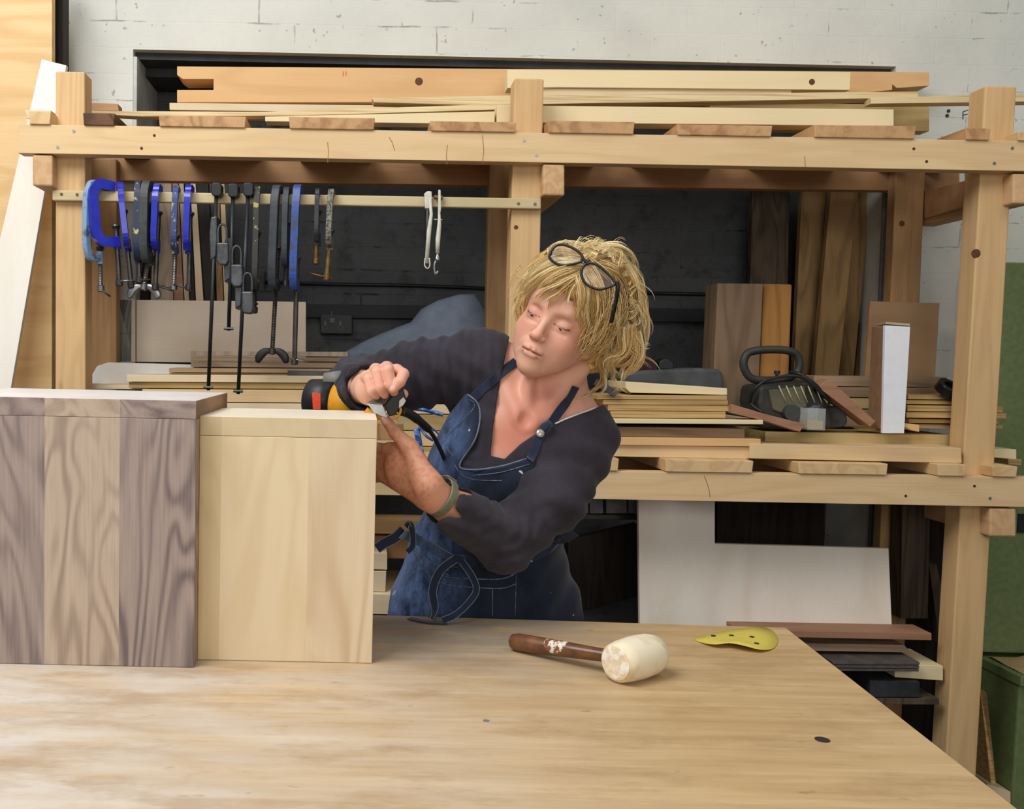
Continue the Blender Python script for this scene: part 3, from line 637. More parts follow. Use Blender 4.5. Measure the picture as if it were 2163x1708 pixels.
# ------------------------------------------------------------------ boxes
def striped(name, cols, bounds, axis='z', ring=14, amt=.75, base=1.6, st=5, fib=.3, knot=None, rough=.55):
    """glued-up panel; cols list of (light,dark); bounds: object-x of the glue lines"""
    s = NT(name); tc = s.n('ShaderNodeTexCoord'); sx = s.n('ShaderNodeSeparateXYZ'); s.l(tc.outputs['Object'], sx.inputs[0])
    step = None
    for b in bounds:
        k = s.math('GREATER_THAN', sx.outputs['X'], b); step = k if step is None else s.math('ADD', step, k)
    cb = s.n('ShaderNodeCombineXYZ')
    off = s.math('MULTIPLY', step, 7.3)
    for i in range(3): s.l(off, cb.inputs[i])
    ad = s.n('ShaderNodeVectorMath', operation='ADD'); s.l(tc.outputs['Object'], ad.inputs[0]); s.l(cb.outputs[0], ad.inputs[1])
    def mp(al, ac):
        m = s.n('ShaderNodeMapping'); m.inputs['Scale'].default_value = tuple(al if a == axis else ac for a in 'xyz'); s.l(ad.outputs[0], m.inputs[0]); return m.outputs[0]
    n1 = s.noise(mp(1, st), base, 2.5, .45, .6)
    g = s.math('POWER', s.rng(s.math('SINE', s.math('MULTIPLY', n1, ring*6.28)), -1, 1, 0, 1), 1.6)
    n2 = s.rng(s.noise(mp(5, 160), 1.5, 4, .65), .3, .75, 0, 1)
    n3 = s.rng(s.noise(mp(1, 5), 2.2, 2, .5), .35, .65, 0, 1)
    f = s.math('ADD', s.math('MULTIPLY', s.math('MULTIPLY', g, s.math('ADD', s.math('MULTIPLY', n3, .6), .4)), amt), s.math('MULTIPLY', n2, fib), True)
    col = None
    for i, (a, b) in enumerate(cols):
        c = s.mix(f, lin(a), lin(b)) 
        if col is None: col = c
        else:
            k = s.math('GREATER_THAN', step, i-.5); col = s.mix(k, col, c)
    s.set(Base_Color=col, Roughness=rough); s.b.inputs['Specular IOR Level'].default_value = .3
    s.bump(n2, .06, .001); return s.m
YBX = onz(410, 1410, TZ).y; YMX = onz(788, 1401, TZ).y
def carcass(name, label, uL, uR, vtop, vref, Y, dep, th, mf, mt, msd, glue_u, dust):  # dust: whitened top-face material, overhead light painted into its colour
    xl, xr = at(uL, 1100, Y).x, at(uR, 1100, Y).x; zt = at(vref, vtop, Y).z
    root = empty(name, ((xl+xr)/2, Y+dep/2, TZ), label, 'box')
    cx = (xl+xr)/2
    gl_ = [at(u, 1100, Y).x-cx for u in glue_u]
    MB().box((xl, Y, TZ+.0005), (xr, Y+th, zt-th)).mk('front_panel', mf(gl_), root, bevel=.0008, origin=(cx, Y, TZ))
    tp_ = MB().box((xl, Y, zt-th+.0004), (xr, Y+dep, zt)).mk('top_panel', mt(gl_), root, bevel=.0008, origin=(cx, Y, zt))
    tp_.data.materials.append(dust)  # whitened top face, overhead light painted into its colour
    tp_.data.materials.append(msd)
    for p in tp_.data.polygons:
        if p.normal.z > .9: p.material_index = 1
        elif abs(p.normal.x) > .9: p.material_index = 2
    MB().box((xl, Y+th+.0002, TZ+.0005), (xl+th, Y+dep, zt-th)).mk('side_panel', msd, root)
    MB().box((xr-th, Y+th+.0002, TZ+.0005), (xr, Y+dep, zt-th)).mk('side_panel', msd, root)
    return root, xl, xr, zt
wl, wd, wm1, wm2 = (170, 152, 142), (112, 98, 96), (194, 174, 154), (156, 136, 120)
glarew = plain((226, 220, 216), .4, name='walnut_top_glare', c2=(206, 196, 190), sc=6)  # walnut top whitened: glare from above is put into the colour
glarem = plain((238, 228, 208), .4, name='maple_top_glare', c2=(230, 216, 190), sc=6)  # same painted-in overhead glare for the maple top
carcass('walnut_box', 'dark walnut three-board box standing at the left end of the bench', -150, 412, 846, 415, YBX, .34, .029,
  lambda g: striped('walnut_front', [(wl, wd), (wm1, wm2), (wl, wd)], g, 'z', 13, .85, fib=.45),
  lambda g: striped('walnut_top', [(wl, wd), (wm1, wm2), (wl, wd)], g, 'y', 9, .8, rough=.35), wood((166, 132, 100), (120, 92, 70), 'y', 8, 6, .3), [94, 252], glarew)
carcass('maple_box', 'pale maple box beside the walnut box, lower, with fine grain', 416.5, 792, 886, 796, YMX, .245, .031,
  lambda g: striped('maple_front', [((214, 192, 150), (200, 172, 126)), ((226, 206, 170), (214, 190, 148)), ((224, 204, 172), (190, 160, 122))], g, 'z', 8, .55, fib=.18),
  lambda g: striped('maple_top', [((204, 184, 144), (186, 162, 120)), ((214, 194, 156), (198, 174, 134)), ((212, 192, 156), (198, 174, 134))], g, 'y', 4, .4, fib=.12, rough=.4), M['palez'], [466, 650], glarem)
# ------------------------------------------------------------------ mallet
ml = onz(1300, 1449, TZ); axd = Vector((.80, .60, 0)).normalized(); hc = Vector((ml.x+.002, ml.y+.012, TZ+.0315))
mal = empty('mallet', hc-Vector((0, 0, .0315)), 'worn white rubber mallet with brown wooden handle lying on the bench', 'mallet')
hm = plain((232, 220, 190), .6, name='mallet_head', c2=(196, 168, 112), sc=16, thr=(.5, .72), bump=.4)
MB().lathe(hc, axd, [(0, 0), (.0, .024), (.003, .0295), (.02, .0325), (.05, .034), (.08, .0325), (.096, .0285), (.100, .024), (.100, 0)], 48).mk('mallet_head', hm, mal, smooth=True)
MB().lathe(hc-axd*.0015, axd, [(0, 0), (0, .022), (.0008, .0255), (.002, .026)], 40).mk('worn_face', plain((226, 204, 168), .85, name='mface', c2=(240, 236, 226), sc=70, bump=1., thr=(.45, .6)), mal, smooth=False)
hb = onz(1078, 1371, TZ); hb.z = TZ+.0145
hs = hc+axd*.036; hdv = (hb-hs); hn = hdv.normalized(); pr = Vector((-axd.y, axd.x, 0))
pth = [hs+hdv*t for t in (0, .2, .4, .6, .8, .93, .98, 1.)]
MB().tube(pth, [.0098, .0105, .0118, .0132, .0145, .0148, .0125, .007], 18).mk('handle', plain((124, 80, 48), .35, name='mhandle', c2=(74, 46, 30), sc=30, thr=(.4, .7), coat=.3), mal, smooth=True)
MB().tube([hs+hdv*t+Vector((0, -.0006, .0008)) for t in (.5, .56, .62, .68)], [.0118, .0128, .0132, .0128], 18).mk('paint_splash', plain((222, 216, 204), .6, name='splash', c2=(130, 76, 40), thr=(.46, .52), sc=70), mal, smooth=True)
# ------------------------------------------------------------------ sanding disc
ou = cat([Vector((u, v, 0)) for (u, v) in ((1467, 1348), (1500, 1338), (1540, 1330), (1590, 1324), (1622, 1326), (1640, 1340), (1643, 1356), (1632, 1369), (1606, 1371), (1570, 1362), (1540, 1357), (1510, 1360), (1482, 1356))], 3, True)
def lift(u, v):
    t = max(0, min(1, (u-1467)/176)); e = max(0, min(1, (v-1335)/25))
    return .0012+.011*math.sin(PI*t)**1.5*e
dm = MB(); pts = [onz(p.x, p.y, TZ+lift(p.x, p.y)) for p in ou]
cc = onz(1565, 1346, TZ+.004); n_ = len(pts)
mid = [onz(1565+(p.x-1565)*.55, 1346+(p.y-1346)*.55, TZ+.0025+lift(p.x, p.y)*.4) for p in ou]
dn = Vector((0, 0, -.0009))
dm.add(pts+mid+[cc], [(i, (i+1) % n_, (i+1) % n_+n_, i+n_) for i in range(n_)]+[(i+n_, (i+1) % n_+n_, 2*n_) for i in range(n_)])
dk = empty('sanding_disc', (cc.x, cc.y, TZ), 'curled yellow sanding disc with small holes lying at the far corner of the bench', 'sanding disc')
o = dm.mk('disc_sheet', plain((214, 196, 88), .75, name='abrasive', c2=(200, 180, 76), sc=400, bump=.4), dk, smooth=True)
sm = o.modifiers.new('solid', 'SOLIDIFY'); sm.thickness = .0008
for (u, v) in ((1507, 1343), (1545, 1342), (1588, 1345), (1598, 1359)):
    h0 = onz(u, v, TZ+.004)
    t = BVHTree.FromPolygons([tuple(x) for x in dm.v], dm.f).ray_cast(CAM, ray(u, v))[0] or h0
    MB().lathe(t+Vector((0, 0, -.0004)), (0, 0, 1), [(0, .0042), (.0016, .0042)], 14).mk('dust_hole', plain((60, 50, 30), .8, name='hole2'), dk)
# ------------------------------------------------------------------ implicit surfaces -> mesh
V3 = lambda p: np.array(tuple(p), dtype=np.float64)
def smin(a, b, k):
    if k <= 0: return np.minimum(a, b)
    h = np.maximum(k-np.abs(a-b), 0)/k
    return np.minimum(a, b)-h*h*k*.25
class Prim:
    def __init__(s, c, R, fn, op, k): s.c, s.R, s.fn, s.op, s.k = V3(c), R, fn, op, k
class SDF:
    def __init__(s, frame=None): s.P = []; s.post = []; s.frame = frame   # frame=(C,R)
    def w(s, p):
        p = V3(p)
        if s.frame: return s.frame[0]+s.frame[1]@p
        return p
    def cap(s, a, b, ra, rb=None, k=.01, op='u'):
        a, b = s.w(a), s.w(b); rb = ra if rb is None else rb; ba = b-a; L2 = max(ba@ba, 1e-12)
        def fn(p):
            t = np.clip(((p-a)@ba)/L2, 0, 1)
            return np.linalg.norm(p-a-t[:, None]*ba, axis=1)-(ra+(rb-ra)*t)
        s.P.append(Prim((a+b)/2, math.sqrt(L2)/2+max(ra, rb), fn, op, k)); return s
    def ell(s, c, r, k=.01, op='u', rot=None):
        sc2 = 1/.965**2 if s.frame else 1
        cw = s.w(c); r = np.array(r, float)
        Rm = s.frame[1] if s.frame else np.eye(3)
        if rot is not None: Rm = Rm@np.array(rot)
        def fn(p):
            q_ = (p-cw)@Rm*sc2; k0 = np.linalg.norm(q_/r, axis=1); k1 = np.linalg.norm(q_/(r*r), axis=1)
            return np.where(k0 < 1e-4, -r.min(), k0*(k0-1)/np.maximum(k1, 1e-9))
        s.P.append(Prim(cw, r.max(), fn, op, k)); return s
    def __call__(s, p, cull=None):
        d = None
        for pr in s.P:
            if cull is not None:
                if np.linalg.norm(cull[0]-pr.c)-pr.R > cull[1]+.065: continue
            e = pr.fn(p)
            if pr.op == 'u': d = e if d is None else smin(d, e, pr.k)
            else:
                if d is None: continue
                d = -smin(-d, e, pr.k)
        if d is None: d = np.full(len(p), .06)
        for f in s.post: d = f(p, d)
        return d
def rotm(ax, deg): return np.array(Matrix.Rotation(math.radians(deg), 3, ax))
def nets(f, mn, mx, h, B=14):
    mn = np.array(mn, float); nb = np.ceil((np.array(mx)-mn)/(h*B)).astype(int)
    ii = np.stack(np.meshgrid(*[np.arange(n) for n in nb], indexing='ij'), -1).reshape(-1, 3)
    ctr = mn+(ii+.5)*B*h; hd = B*h*.5*math.sqrt(3)
    d = f(ctr); ii = ii[np.abs(d) < hd*1.25+.006]
    g = np.arange(B+1); G = np.stack(np.meshgrid(g, g, g, indexing='ij'), -1).reshape(-1, 3)
    keys, pos, quads = [], [], []
    S = nb*B+3
    def key(a): return (a[..., 0].astype(np.int64)*S[1]+a[..., 1])*S[2]+a[..., 2]
    cor = [np.array(c) for c in ((0,0,0),(1,0,0),(0,1,0),(1,1,0),(0,0,1),(1,0,1),(0,1,1),(1,1,1))]
    edges = [(0,1),(2,3),(4,5),(6,7),(0,2),(1,3),(4,6),(5,7),(0,4),(1,5),(2,6),(3,7)]
    for b in ii:
        P = mn+(b*B+G)*h
        v = f(P, (mn+(b+.5)*B*h, hd)).reshape(B+1, B+1, B+1)
        if v.min() > 0 or v.max() < 0: continue
        cv = [v[c[0]:B+c[0], c[1]:B+c[1], c[2]:B+c[2]] for c in cor]
        ins = sum((c < 0).astype(int) for c in cv); m = (ins > 0) & (ins < 8)
        if not m.any(): continue
        idx = np.argwhere(m); vals = np.stack([c[m] for c in cv], -1)
        acc = np.zeros((len(idx), 3)); cnt = np.zeros(len(idx))
        for (a, c) in edges:
            va, vb = vals[:, a], vals[:, c]; cr = (va < 0) != (vb < 0)
            t = np.where(cr, va/np.where(cr, va-vb, 1), 0)
            pt = cor[a]+(cor[c]-cor[a])*t[:, None]
            acc += pt*cr[:, None]; cnt += cr
        pos.append(mn+(b*B+idx+acc/cnt[:, None])*h); keys.append(key(b*B+idx+1))
        for ax in range(3):
            o = np.eye(3, dtype=int)[ax]
            v0 = v[:B, :B, :B]; v1 = v[o[0]:B+o[0], o[1]:B+o[1], o[2]:B+o[2]]
            cr = (v0 < 0) != (v1 < 0)
            e = np.argwhere(cr); 
            if not len(e): continue
            fl = (v0[cr] < 0)
            base = b*B+e+1; u_ = np.eye(3, dtype=int)[(ax+1) % 3]; w_ = np.eye(3, dtype=int)[(ax+2) % 3]
            qd = np.stack([key(base), key(base-u_), key(base-u_-w_), key(base-w_)], -1)
            qd[~fl] = qd[~fl][:, ::-1]
            quads.append(qd)
    keys = np.concatenate(keys); pos = np.concatenate(pos); quads = np.concatenate(quads)
    o = np.argsort(keys); keys = keys[o]; pos = pos[o]
    ix = np.searchsorted(keys, quads); ix = np.clip(ix, 0, len(keys)-1)
    ok = (keys[ix] == quads).all(1)
    return pos, ix[ok]
def npmesh(name, V, Q, mat, parent, origin=None, colfn=None, extra=None):
    """big smooth quad mesh"""
    mn, mx = V.min(0), V.max(0)
    o0 = np.array(origin) if origin is not None else np.array([(mn[0]+mx[0])/2, (mn[1]+mx[1])/2, mn[2]])
    me = bpy.data.meshes.new(name)
    me.vertices.add(len(V)); me.vertices.foreach_set('co', (V-o0).astype(np.float32).ravel())
    n = len(Q); me.loops.add(n*4); me.loops.foreach_set('vertex_index', Q.astype(np.int32).ravel())
    me.polygons.add(n); me.polygons.foreach_set('loop_start', np.arange(0, n*4, 4, dtype=np.int32))
    me.polygons.foreach_set('use_smooth', np.ones(n, dtype=bool))
    me.update(calc_edges=True)
    if colfn is not None:
        C = colfn if isinstance(colfn, np.ndarray) else colfn(V)
        a = me.color_attributes.new('tone', 'FLOAT_COLOR', 'POINT')
        a.data.foreach_set('color', np.concatenate([C, np.ones((len(C), 1))], 1).astype(np.float32).ravel())
    me.materials.append(mat)
    o = bpy.data.objects.new(name, me); COL.objects.link(o); WL[o.name] = Vector(o0)
    o.parent = parent; o.location = Vector(o0)-(WL[parent.name] if parent else Vector())
    return o
def J(u, v, Y): return at(u, v, Y)
# ------------------------------------------------------------------ person
per = empty('person', (at(1026, 1290, 1.93).x, 1.94, 0), 'blonde woman in charcoal top and denim apron leaning over the bench with the tool', 'person')
HR = rotm('Y', 28)@rotm('Z', -27)@rotm('X', 15)*.965
EYE = V3(J(1158, 671, 1.735))
HC = EYE-HR@np.array((0, -.085, 0))
H = lambda x, y, z: Vector(HC+HR@np.array((x, y, z)))     # head-local -> world (forward is -y)
hp_ = proj(H(0, 0, 0)); print('head centre px', hp_, 'chin', proj(H(0, -.08, -.118)), 'eyes', proj(H(-.031, -.085, 0)), proj(H(.031, -.085, 0)), 'crown', proj(H(0, 0, .12)))
skin = SDF()
# torso
skin.ell(J(1062, 1010, 1.90), (.140, .098, .165), .03, rot=rotm('Y', 12))
skin.ell(J(1030, 1170, 1.93), (.140, .095, .13), .04)
skin.ell(J(1022, 1300, 1.945), (.165, .105, .12), .04)
skin.ell(J(1122, 925, 1.895), (.150, .098, .105), .04, rot=rotm('Y', 32))
skin.cap(J(1012, 770, 1.905), J(1075, 800, 1.90), .054, .06, .04)
skin.cap(J(1228, 925, 1.87), J(1175, 900, 1.885), .054, .06, .04)
skin.cap(J(1150, 800, 1.895), J(1030, 768, 1.905), .052, .045, .03)       # trapezius
skin.cap(J(1185, 820, 1.885), J(1228, 905, 1.875), .048, .044, .03)
skin.cap(J(1190, 750, 1.852), J(1140, 865, 1.885), .052, .058, .03)       # neck
skin.cap(J(1232, 780, 1.825), J(1122, 893, 1.815), .010, .008, .022)     # neck cords
skin.cap(J(1120, 790, 1.815), J(1108, 880, 1.818), .009, .008, .022)
skin.cap(J(1110, 892, 1.805), J(1218, 868, 1.832), .008, .009, .022)      # collar bones
skin.cap(J(1096, 880, 1.808), J(1058, 800, 1.845), .008, .009, .022)
skin.ell(J(1060, 1000, 1.845), (.058, .05, .055), .04); skin.ell(J(1142, 1010, 1.840), (.06, .05, .055), .04)
skin.ell(J(1110, 885, 1.795), (.010, .008, .012), .016, op='s')
# right arm (image left)
WR = J(786, 820, 1.715)
skin.cap(J(1012, 770, 1.905), J(745, 815, 1.93), .048, .040, .02)
skin.cap(J(745, 815, 1.93), WR, .040, .029, .015)
pk = .010
skin.cap(WR, J(808, 806, 1.695), .027, .024, .015)
skin.cap(WR, J(790, 800, 1.70), .024, .018, .012)
skin.ell(J(812, 805, 1.700), (.032, .020, .026), .012)
fing = [((774, 796, 1.695), (779, 800, 1.655), (785, 824, 1.648), (795, 836, 1.665), .0094),
        ((794, 781, 1.692), (797, 786, 1.648), (803, 817, 1.640), (812, 833, 1.660), .0104),
        ((817, 777, 1.690), (820, 782, 1.643), (825, 812, 1.638), (832, 827, 1.660), .0106),
        ((838, 783, 1.688), (852, 790, 1.650), (845, 806, 1.634), (831, 821, 1.634), .0106)]
for a, b, c, d, r in fing:
    skin.cap(J(*a), J(*b), r*1.10, r*1.0, .0025); skin.cap(J(*b), J(*c), r*.97, r*.93, .0012); skin.cap(J(*c), J(*d), r*.92, r*.76, .0012)
    skin.cap(J(812, 808, 1.705), J(*a), .013, r*1.0, .006)
skin.cap(J(795, 832, 1.71), J(826, 842, 1.70), .013, .011, .008); skin.cap(J(826, 842, 1.70), J(852, 832, 1.685), .011, .009, .004)
# left arm (image right)
WL_ = J(915, 1046, 1.665)
skin.cap(J(1230, 930, 1.865), J(1070, 1142, 1.745), .050, .042, .02)
skin.cap(J(1070, 1142, 1.745), J(985, 1092, 1.70), .043, .039, .015)
skin.cap(J(985, 1092, 1.70), WL_, .039, .0285, .015)
skin.cap(J(905, 1027, 1.655), WL_, .0285, .0285, .012)
mc = [((822, 950, 1.735), .0125), ((812, 968, 1.748), .0125), ((808, 988, 1.752), .0122), ((812, 1006, 1.752), .0115)]
for i, (m, r) in enumerate(mc):
    skin.cap(J(905-i*3, 1022+i*8, 1.665+i*.004), J(*m), .021, r*1.12, .013)
skin.ell(J(855, 985, 1.712), (.036, .020, .036), .014)
fl_ = [((786, 944, 1.772), (758, 952, 1.778), (742, 960, 1.775), .0098), ((779, 966, 1.780), (750, 976, 1.785), (733, 985, 1.782), .0102),
       ((778, 988, 1.780), (752, 1000, 1.785), (737, 1009, 1.782), .0098), ((784, 1010, 1.776), (763, 1022, 1.780), (750, 1030, 1.778), .0088)]
for (m, r0), (a, b, c, r) in zip(mc, fl_):
    skin.cap(J(*m), J(*a), r*1.15, r*1.05, .004); skin.cap(J(*a), J(*b), r*1.05, r*.97, .002); skin.cap(J(*b), J(*c), r*.95, r*.78, .002)
skin.cap(J(893, 1000, 1.668), J(866, 945, 1.690), .020, .0155, .014)     # thumb
skin.cap(J(866, 945, 1.690), J(836, 915, 1.698), .0148, .0118, .008); skin.cap(J(836, 915, 1.698), J(814, 886, 1.702), .0115, .0088, .004)
skin.cap(J(850, 940, 1.715), J(828, 955, 1.735), .012, .012, .014)
# head (local frame)
hd = SDF((HC, HR))
def sx2(fn):
    fn(1); fn(-1)
hd.ell((0, .012, .038), (.073, .094, .082), .01)
hd.ell((0, -.030, -.012), (.060, .056, .078), .03)
hd.ell((0, -.036, .038), (.058, .052, .050), .03)
hd.cap((-.044, .000, -.046), (0, -.058, -.094), .019, .017, .035); hd.cap((.044, .000, -.046), (0, -.058, -.094), .019, .017, .035)
hd.ell((0, -.070, -.098), (.015, .014, .015), .02)
hd.ell((0, -.045, -.075), (.040, .035, .035), .02)
sx2(lambda s: hd.ell((s*.037, -.061, -.036), (.023, .019, .023), .022))
sx2(lambda s: hd.ell((s*.035, -.038, -.062), (.020, .024, .026), .03))
hd.cap((-.030, -.081, .019), (.030, -.081, .019), .0050, None, .02)
sx2(lambda s: hd.ell((s*.031, -.095, -.001), (.0185, .014, .0135), .012, op='s'))
sx2(lambda s: hd.ell((s*.0305, -.0700, -.003), (.0175, .0160, .0150), .004))
hd.cap((0, -.083, .008), (0, -.103, -.033), .0058, .0082, .012)
hd.ell((0, -.1065, -.0365), (.0100, .0092, .0088), .008)
sx2(lambda s: hd.ell((s*.0115, -.0960, -.0405), (.0070, .0085, .0062), .006))
sx2(lambda s: hd.ell((s*.006, -.1025, -.0475), (.0036, .005, .003), .003, op='s'))
hd.ell((0, -.079, -.066), (.026, .018, .021), .014)
hd.cap((-.020, -.0895, -.0675), (-.006, -.0985, -.0640), .0020, .0030, .005); hd.cap((.020, -.0895, -.0675), (.006, -.0985, -.0640), .0020, .0030, .005)
hd.cap((-.006, -.0985, -.0642), (.006, -.0985, -.0642), .0034, None, .003)
hd.cap((-.016, -.0890, -.0740), (.016, -.0890, -.0740), .0032, None, .005); hd.cap((-.008, -.0935, -.0750), (.008, -.0935, -.0750), .0036, None, .006)
hd.cap((-.021, -.0925, -.0700), (0, -.1035, -.0690), .0012, .0018, .0015, 's'); hd.cap((.021, -.0925, -.0700), (0, -.1035, -.0690), .0012, .0018, .0015, 's')
sx2(lambda s: hd.cap((s*.019, -.098, -.046), (s*.031, -.0825, -.074), .0022, .0016, .007, 's'))
sx2(lambda s: hd.cap((s*.027, -.083, -.082), (s*.030, -.074, -.096), .0010, .0008, .006, 's'))
sx2(lambda s: hd.cap((s*.049, -.0745, .000), (s*.060, -.0600, .004), .0006, .0004, .004, 's'))
sx2(lambda s: hd.cap((s*.049, -.0735, -.006), (s*.060, -.0590, -.010), .0006, .0004, .004, 's'))
hd.cap((-.0045, -.0885, .012), (-.0040, -.0865, .026), .0006, .0006, .004, 's')
sx2(lambda s: hd.cap((s*.016, -.0862, -.0175), (s*.042, -.0790, -.0190), .0010, .0010, .005, 's'))
sx2(lambda s: hd.cap((s*.018, -.0842, -.0062), (s*.030, -.0862, -.0086), .0006, .0015, .0008, 's'))
sx2(lambda s: hd.cap((s*.030, -.0862, -.0086), (s*.045, -.0775, -.0060), .0015, .0005, .0008, 's'))   # slit under the lids
sx2(lambda s: hd.cap((s*.016, -.0850, .0065), (s*.031, -.0868, .0098), .0009, .0009, .003, 's'))
sx2(lambda s: hd.cap((s*.031, -.0868, .0098), (s*.047, -.0770, .0060), .0009, .0009, .003, 's'))       # lid crease
sx2(lambda s: hd.ell((s*.0755, .006, -.016), (.0075, .017, .029), .006))
sx2(lambda s: hd.ell((s*.083, .002, -.012), (.006, .009, .016), .005, op='s'))
sx2(lambda s: hd.ell((s*.0745, .000, -.044), (.0065, .009, .009), .006))
hd.cap((.0, .03, -.04), (0, .05, -.11), .045, .045, .02)
nb_ = len(skin.P); 
for p_ in hd.P: skin.P.append(p_)
skin.P[nb_].k = .02
def undul(p, d): return d
vals, quads_ = nets(skin, (-.15, 1.55, .78), (.72, 2.08, 1.66), .0018)
def seg(p, a, b):
    ba = b-a; t = np.clip(((p-a)@ba)/(ba@ba), 0, 1); return np.linalg.norm(p-a-t[:, None]*ba, axis=1)
def skincol(V):
    C = np.tile(np.array(lin((224, 172, 148))[:3]), (len(V), 1))
    q_ = (V-HC)@HR/.965**2
    def blend(m, c):
        m = np.clip(m, 0, 1)[:, None]*1.; C[:] = C*(1-m)+np.array(lin(c)[:3])*m
    g = lambda x, s: np.exp(-(x/s)**2)
    P2 = V
    # chest / neck sun redness
    for (u, v, Y, s, a) in ((1090, 930, 1.79, .07, .75), (1150, 860, 1.82, .06, .45)):
        blend(a*g(np.linalg.norm(V-V3(J(u, v, Y)), axis=1), s), (196, 108, 84))
    nn = np.array([mnoise.noise(Vector(x)*55) for x in V[::1]])
    blend(.18*np.clip(nn+.3, 0, 1), (190, 116, 92))
    # hands and forearm tan
    blend(.8*np.clip((.17-seg(V, V3(J(800, 960, 1.74)), V3(J(985, 1092, 1.7))))*20, 0, 1)*(V[:, 2] < J(915, 880, 1.7).z), (200, 140, 108))
    blend(.35*g(np.linalg.norm(V-V3(J(830, 800, 1.65)), axis=1), .05), (220, 142, 120))
    n2 = np.array([mnoise.noise(Vector(x)*140) for x in V[::1]])
    hm_ = (np.linalg.norm(V-V3(J(860, 985, 1.7)), axis=1) < .09)
    blend(.4*np.clip(n2*2+.1, 0, 1)*hm_, (168, 96, 66))
    face = q_[:, 1] < -.02
    for s in (1, -1):
        blend(.42*g(np.linalg.norm(q_-np.array((s*.042, -.065, -.034)), axis=1), .026)*face, (214, 118, 96))
    blend(.45*g(np.linalg.norm(q_-np.array((0, -.108, -.040)), axis=1), .012), (214, 120, 98))
    inn = face & (np.abs(q_[:, 0]) < .05)
    # lips
    L1 = np.minimum(seg(q_, np.array((-.020, -.090, -.0672)), np.array((0, -.100, -.0638))), seg(q_, np.array((.020, -.090, -.0672)), np.array((0, -.100, -.0638))))
    L2 = seg(q_, np.array((-.015, -.092, -.0752)), np.array((.015, -.092, -.0752)))
    blend(.65*np.clip((.0042-np.minimum(L1, L2-.0005))*700, 0, 1)*inn, (186, 98, 92))
    L3 = np.minimum(seg(q_, np.array((-.021, -.0925, -.0700)), np.array((0, -.1015, -.0690))), seg(q_, np.array((.021, -.0925, -.0700)), np.array((0, -.1015, -.0690))))
    blend(.85*np.clip((.0020-L3)*1500, 0, 1)*inn, (110, 44, 42))
    for s in (1, -1):
        la = np.minimum(seg(q_, np.array((s*.017, -.0850, -.0056)), np.array((s*.030, -.0872, -.0078))), seg(q_, np.array((s*.030, -.0872, -.0078)), np.array((s*.046, -.0780, -.0050))))
        blend(.85*np.clip((.0024-la)*1500, 0, 1), (78, 48, 40))
        eb = np.minimum(seg(q_, np.array((s*.014, -.088, .0175)), np.array((s*.032, -.086, .0225))), seg(q_, np.array((s*.032, -.086, .0225)), np.array((s*.047, -.074, .0175))))
        blend(.55*np.clip((.0042-eb)*500, 0, 1), (168, 116, 76))
        blend(.35*g(np.linalg.norm(q_-np.array((s*.0305, -.083, .002)), axis=1), .013), (206, 140, 122))
        blend(.5*g(np.linalg.norm(q_-np.array((s*.076, .004, -.02)), axis=1), .025), (216, 116, 92))
    for (a, b, c, d, r) in fing[3:]:
        blend(.7*np.clip((.0058-np.linalg.norm(V-V3(J(829, 819, 1.6245)), axis=1))*900, 0, 1), (236, 186, 170))
    blend(.8*np.clip((.0085-np.linalg.norm(V-V3(J(811, 886, 1.694)), axis=1))*600, 0, 1), (232, 176, 164))
    return C
def skinmat():
    s = NT('skin'); a = s.n('ShaderNodeVertexColor'); a.layer_name = 'tone'
    n = s.noise(s.coords(False), 420, 3, .6); n2 = s.noise(s.coords(False), 90, 3, .6)
    s.set(Base_Color=a.outputs[0], Roughness=.48, Subsurface_Weight=.18)
    s.b.inputs['Subsurface Radius'].default_value = (1, .35, .2); s.b.inputs['Subsurface Scale'].default_value = .006
    s.b.inputs['Specular IOR Level'].default_value = .35
    s.bump(s.math('ADD', n, n2), .22, .0009); return s.m
SKM = skinmat()
body = npmesh('body', vals, quads_, SKM, per, colfn=skincol)
print('body verts', len(vals))
eyem = plain((188, 176, 168), .5, name='eye_white', spec=.2); irm = plain((46, 50, 52), .5, name='iris', spec=.2)
for s in (-1, 1):
    c = H(s*.0305, -.0713, -.004); fw = (H(s*.0305-.10, -1, -.80)-c).normalized()
    eo = MB().lathe(c, fw, [(-.0135*math.cos(t), .0135*math.sin(t)) for t in np.linspace(.02, PI-.02, 20)], 24).mk('eye', eyem, per, smooth=True)
    MB().lathe(c, fw, [(.0137*math.cos(t), .0137*math.sin(t)) for t in np.linspace(.44, .02, 6)], 24).mk('iris', irm, eo, smooth=True)
# ------------------------------------------------------------------ top
sh = SDF()
sh.ell(J(1062, 1010, 1.90), (.150, .108, .172), .03, rot=rotm('Y', 12))
sh.ell(J(1030, 1170, 1.93), (.150, .105, .14), .04)
sh.ell(J(1022, 1300, 1.945), (.176, .114, .13), .04)
sh.ell(J(1122, 925, 1.895), (.156, .106, .112), .04, rot=rotm('Y', 32))
sh.cap(J(1012, 770, 1.905), J(1075, 800, 1.90), .064, .066, .05)
sh.cap(J(1150, 805, 1.895), J(1030, 772, 1.905), .056, .053, .03)
sh.cap(J(1190, 830, 1.885), J(1228, 915, 1.875), .054, .054, .03)
sh.ell(J(1060, 1000, 1.845), (.066, .058, .062), .04); sh.ell(J(1142, 1015, 1.838), (.066, .058, .062), .04)
sh.cap(J(1012, 772, 1.905), J(880, 790, 1.91), .067, .066, .04)
sh.cap(J(880, 790, 1.91), J(748, 815, 1.93), .066, .052, .02)
sh.cap(J(748, 815, 1.93), J(770, 820, 1.80), .053, .047, .03)
sh.cap(J(770, 820, 1.80), J(776, 820, 1.765), .046, .046, .008)
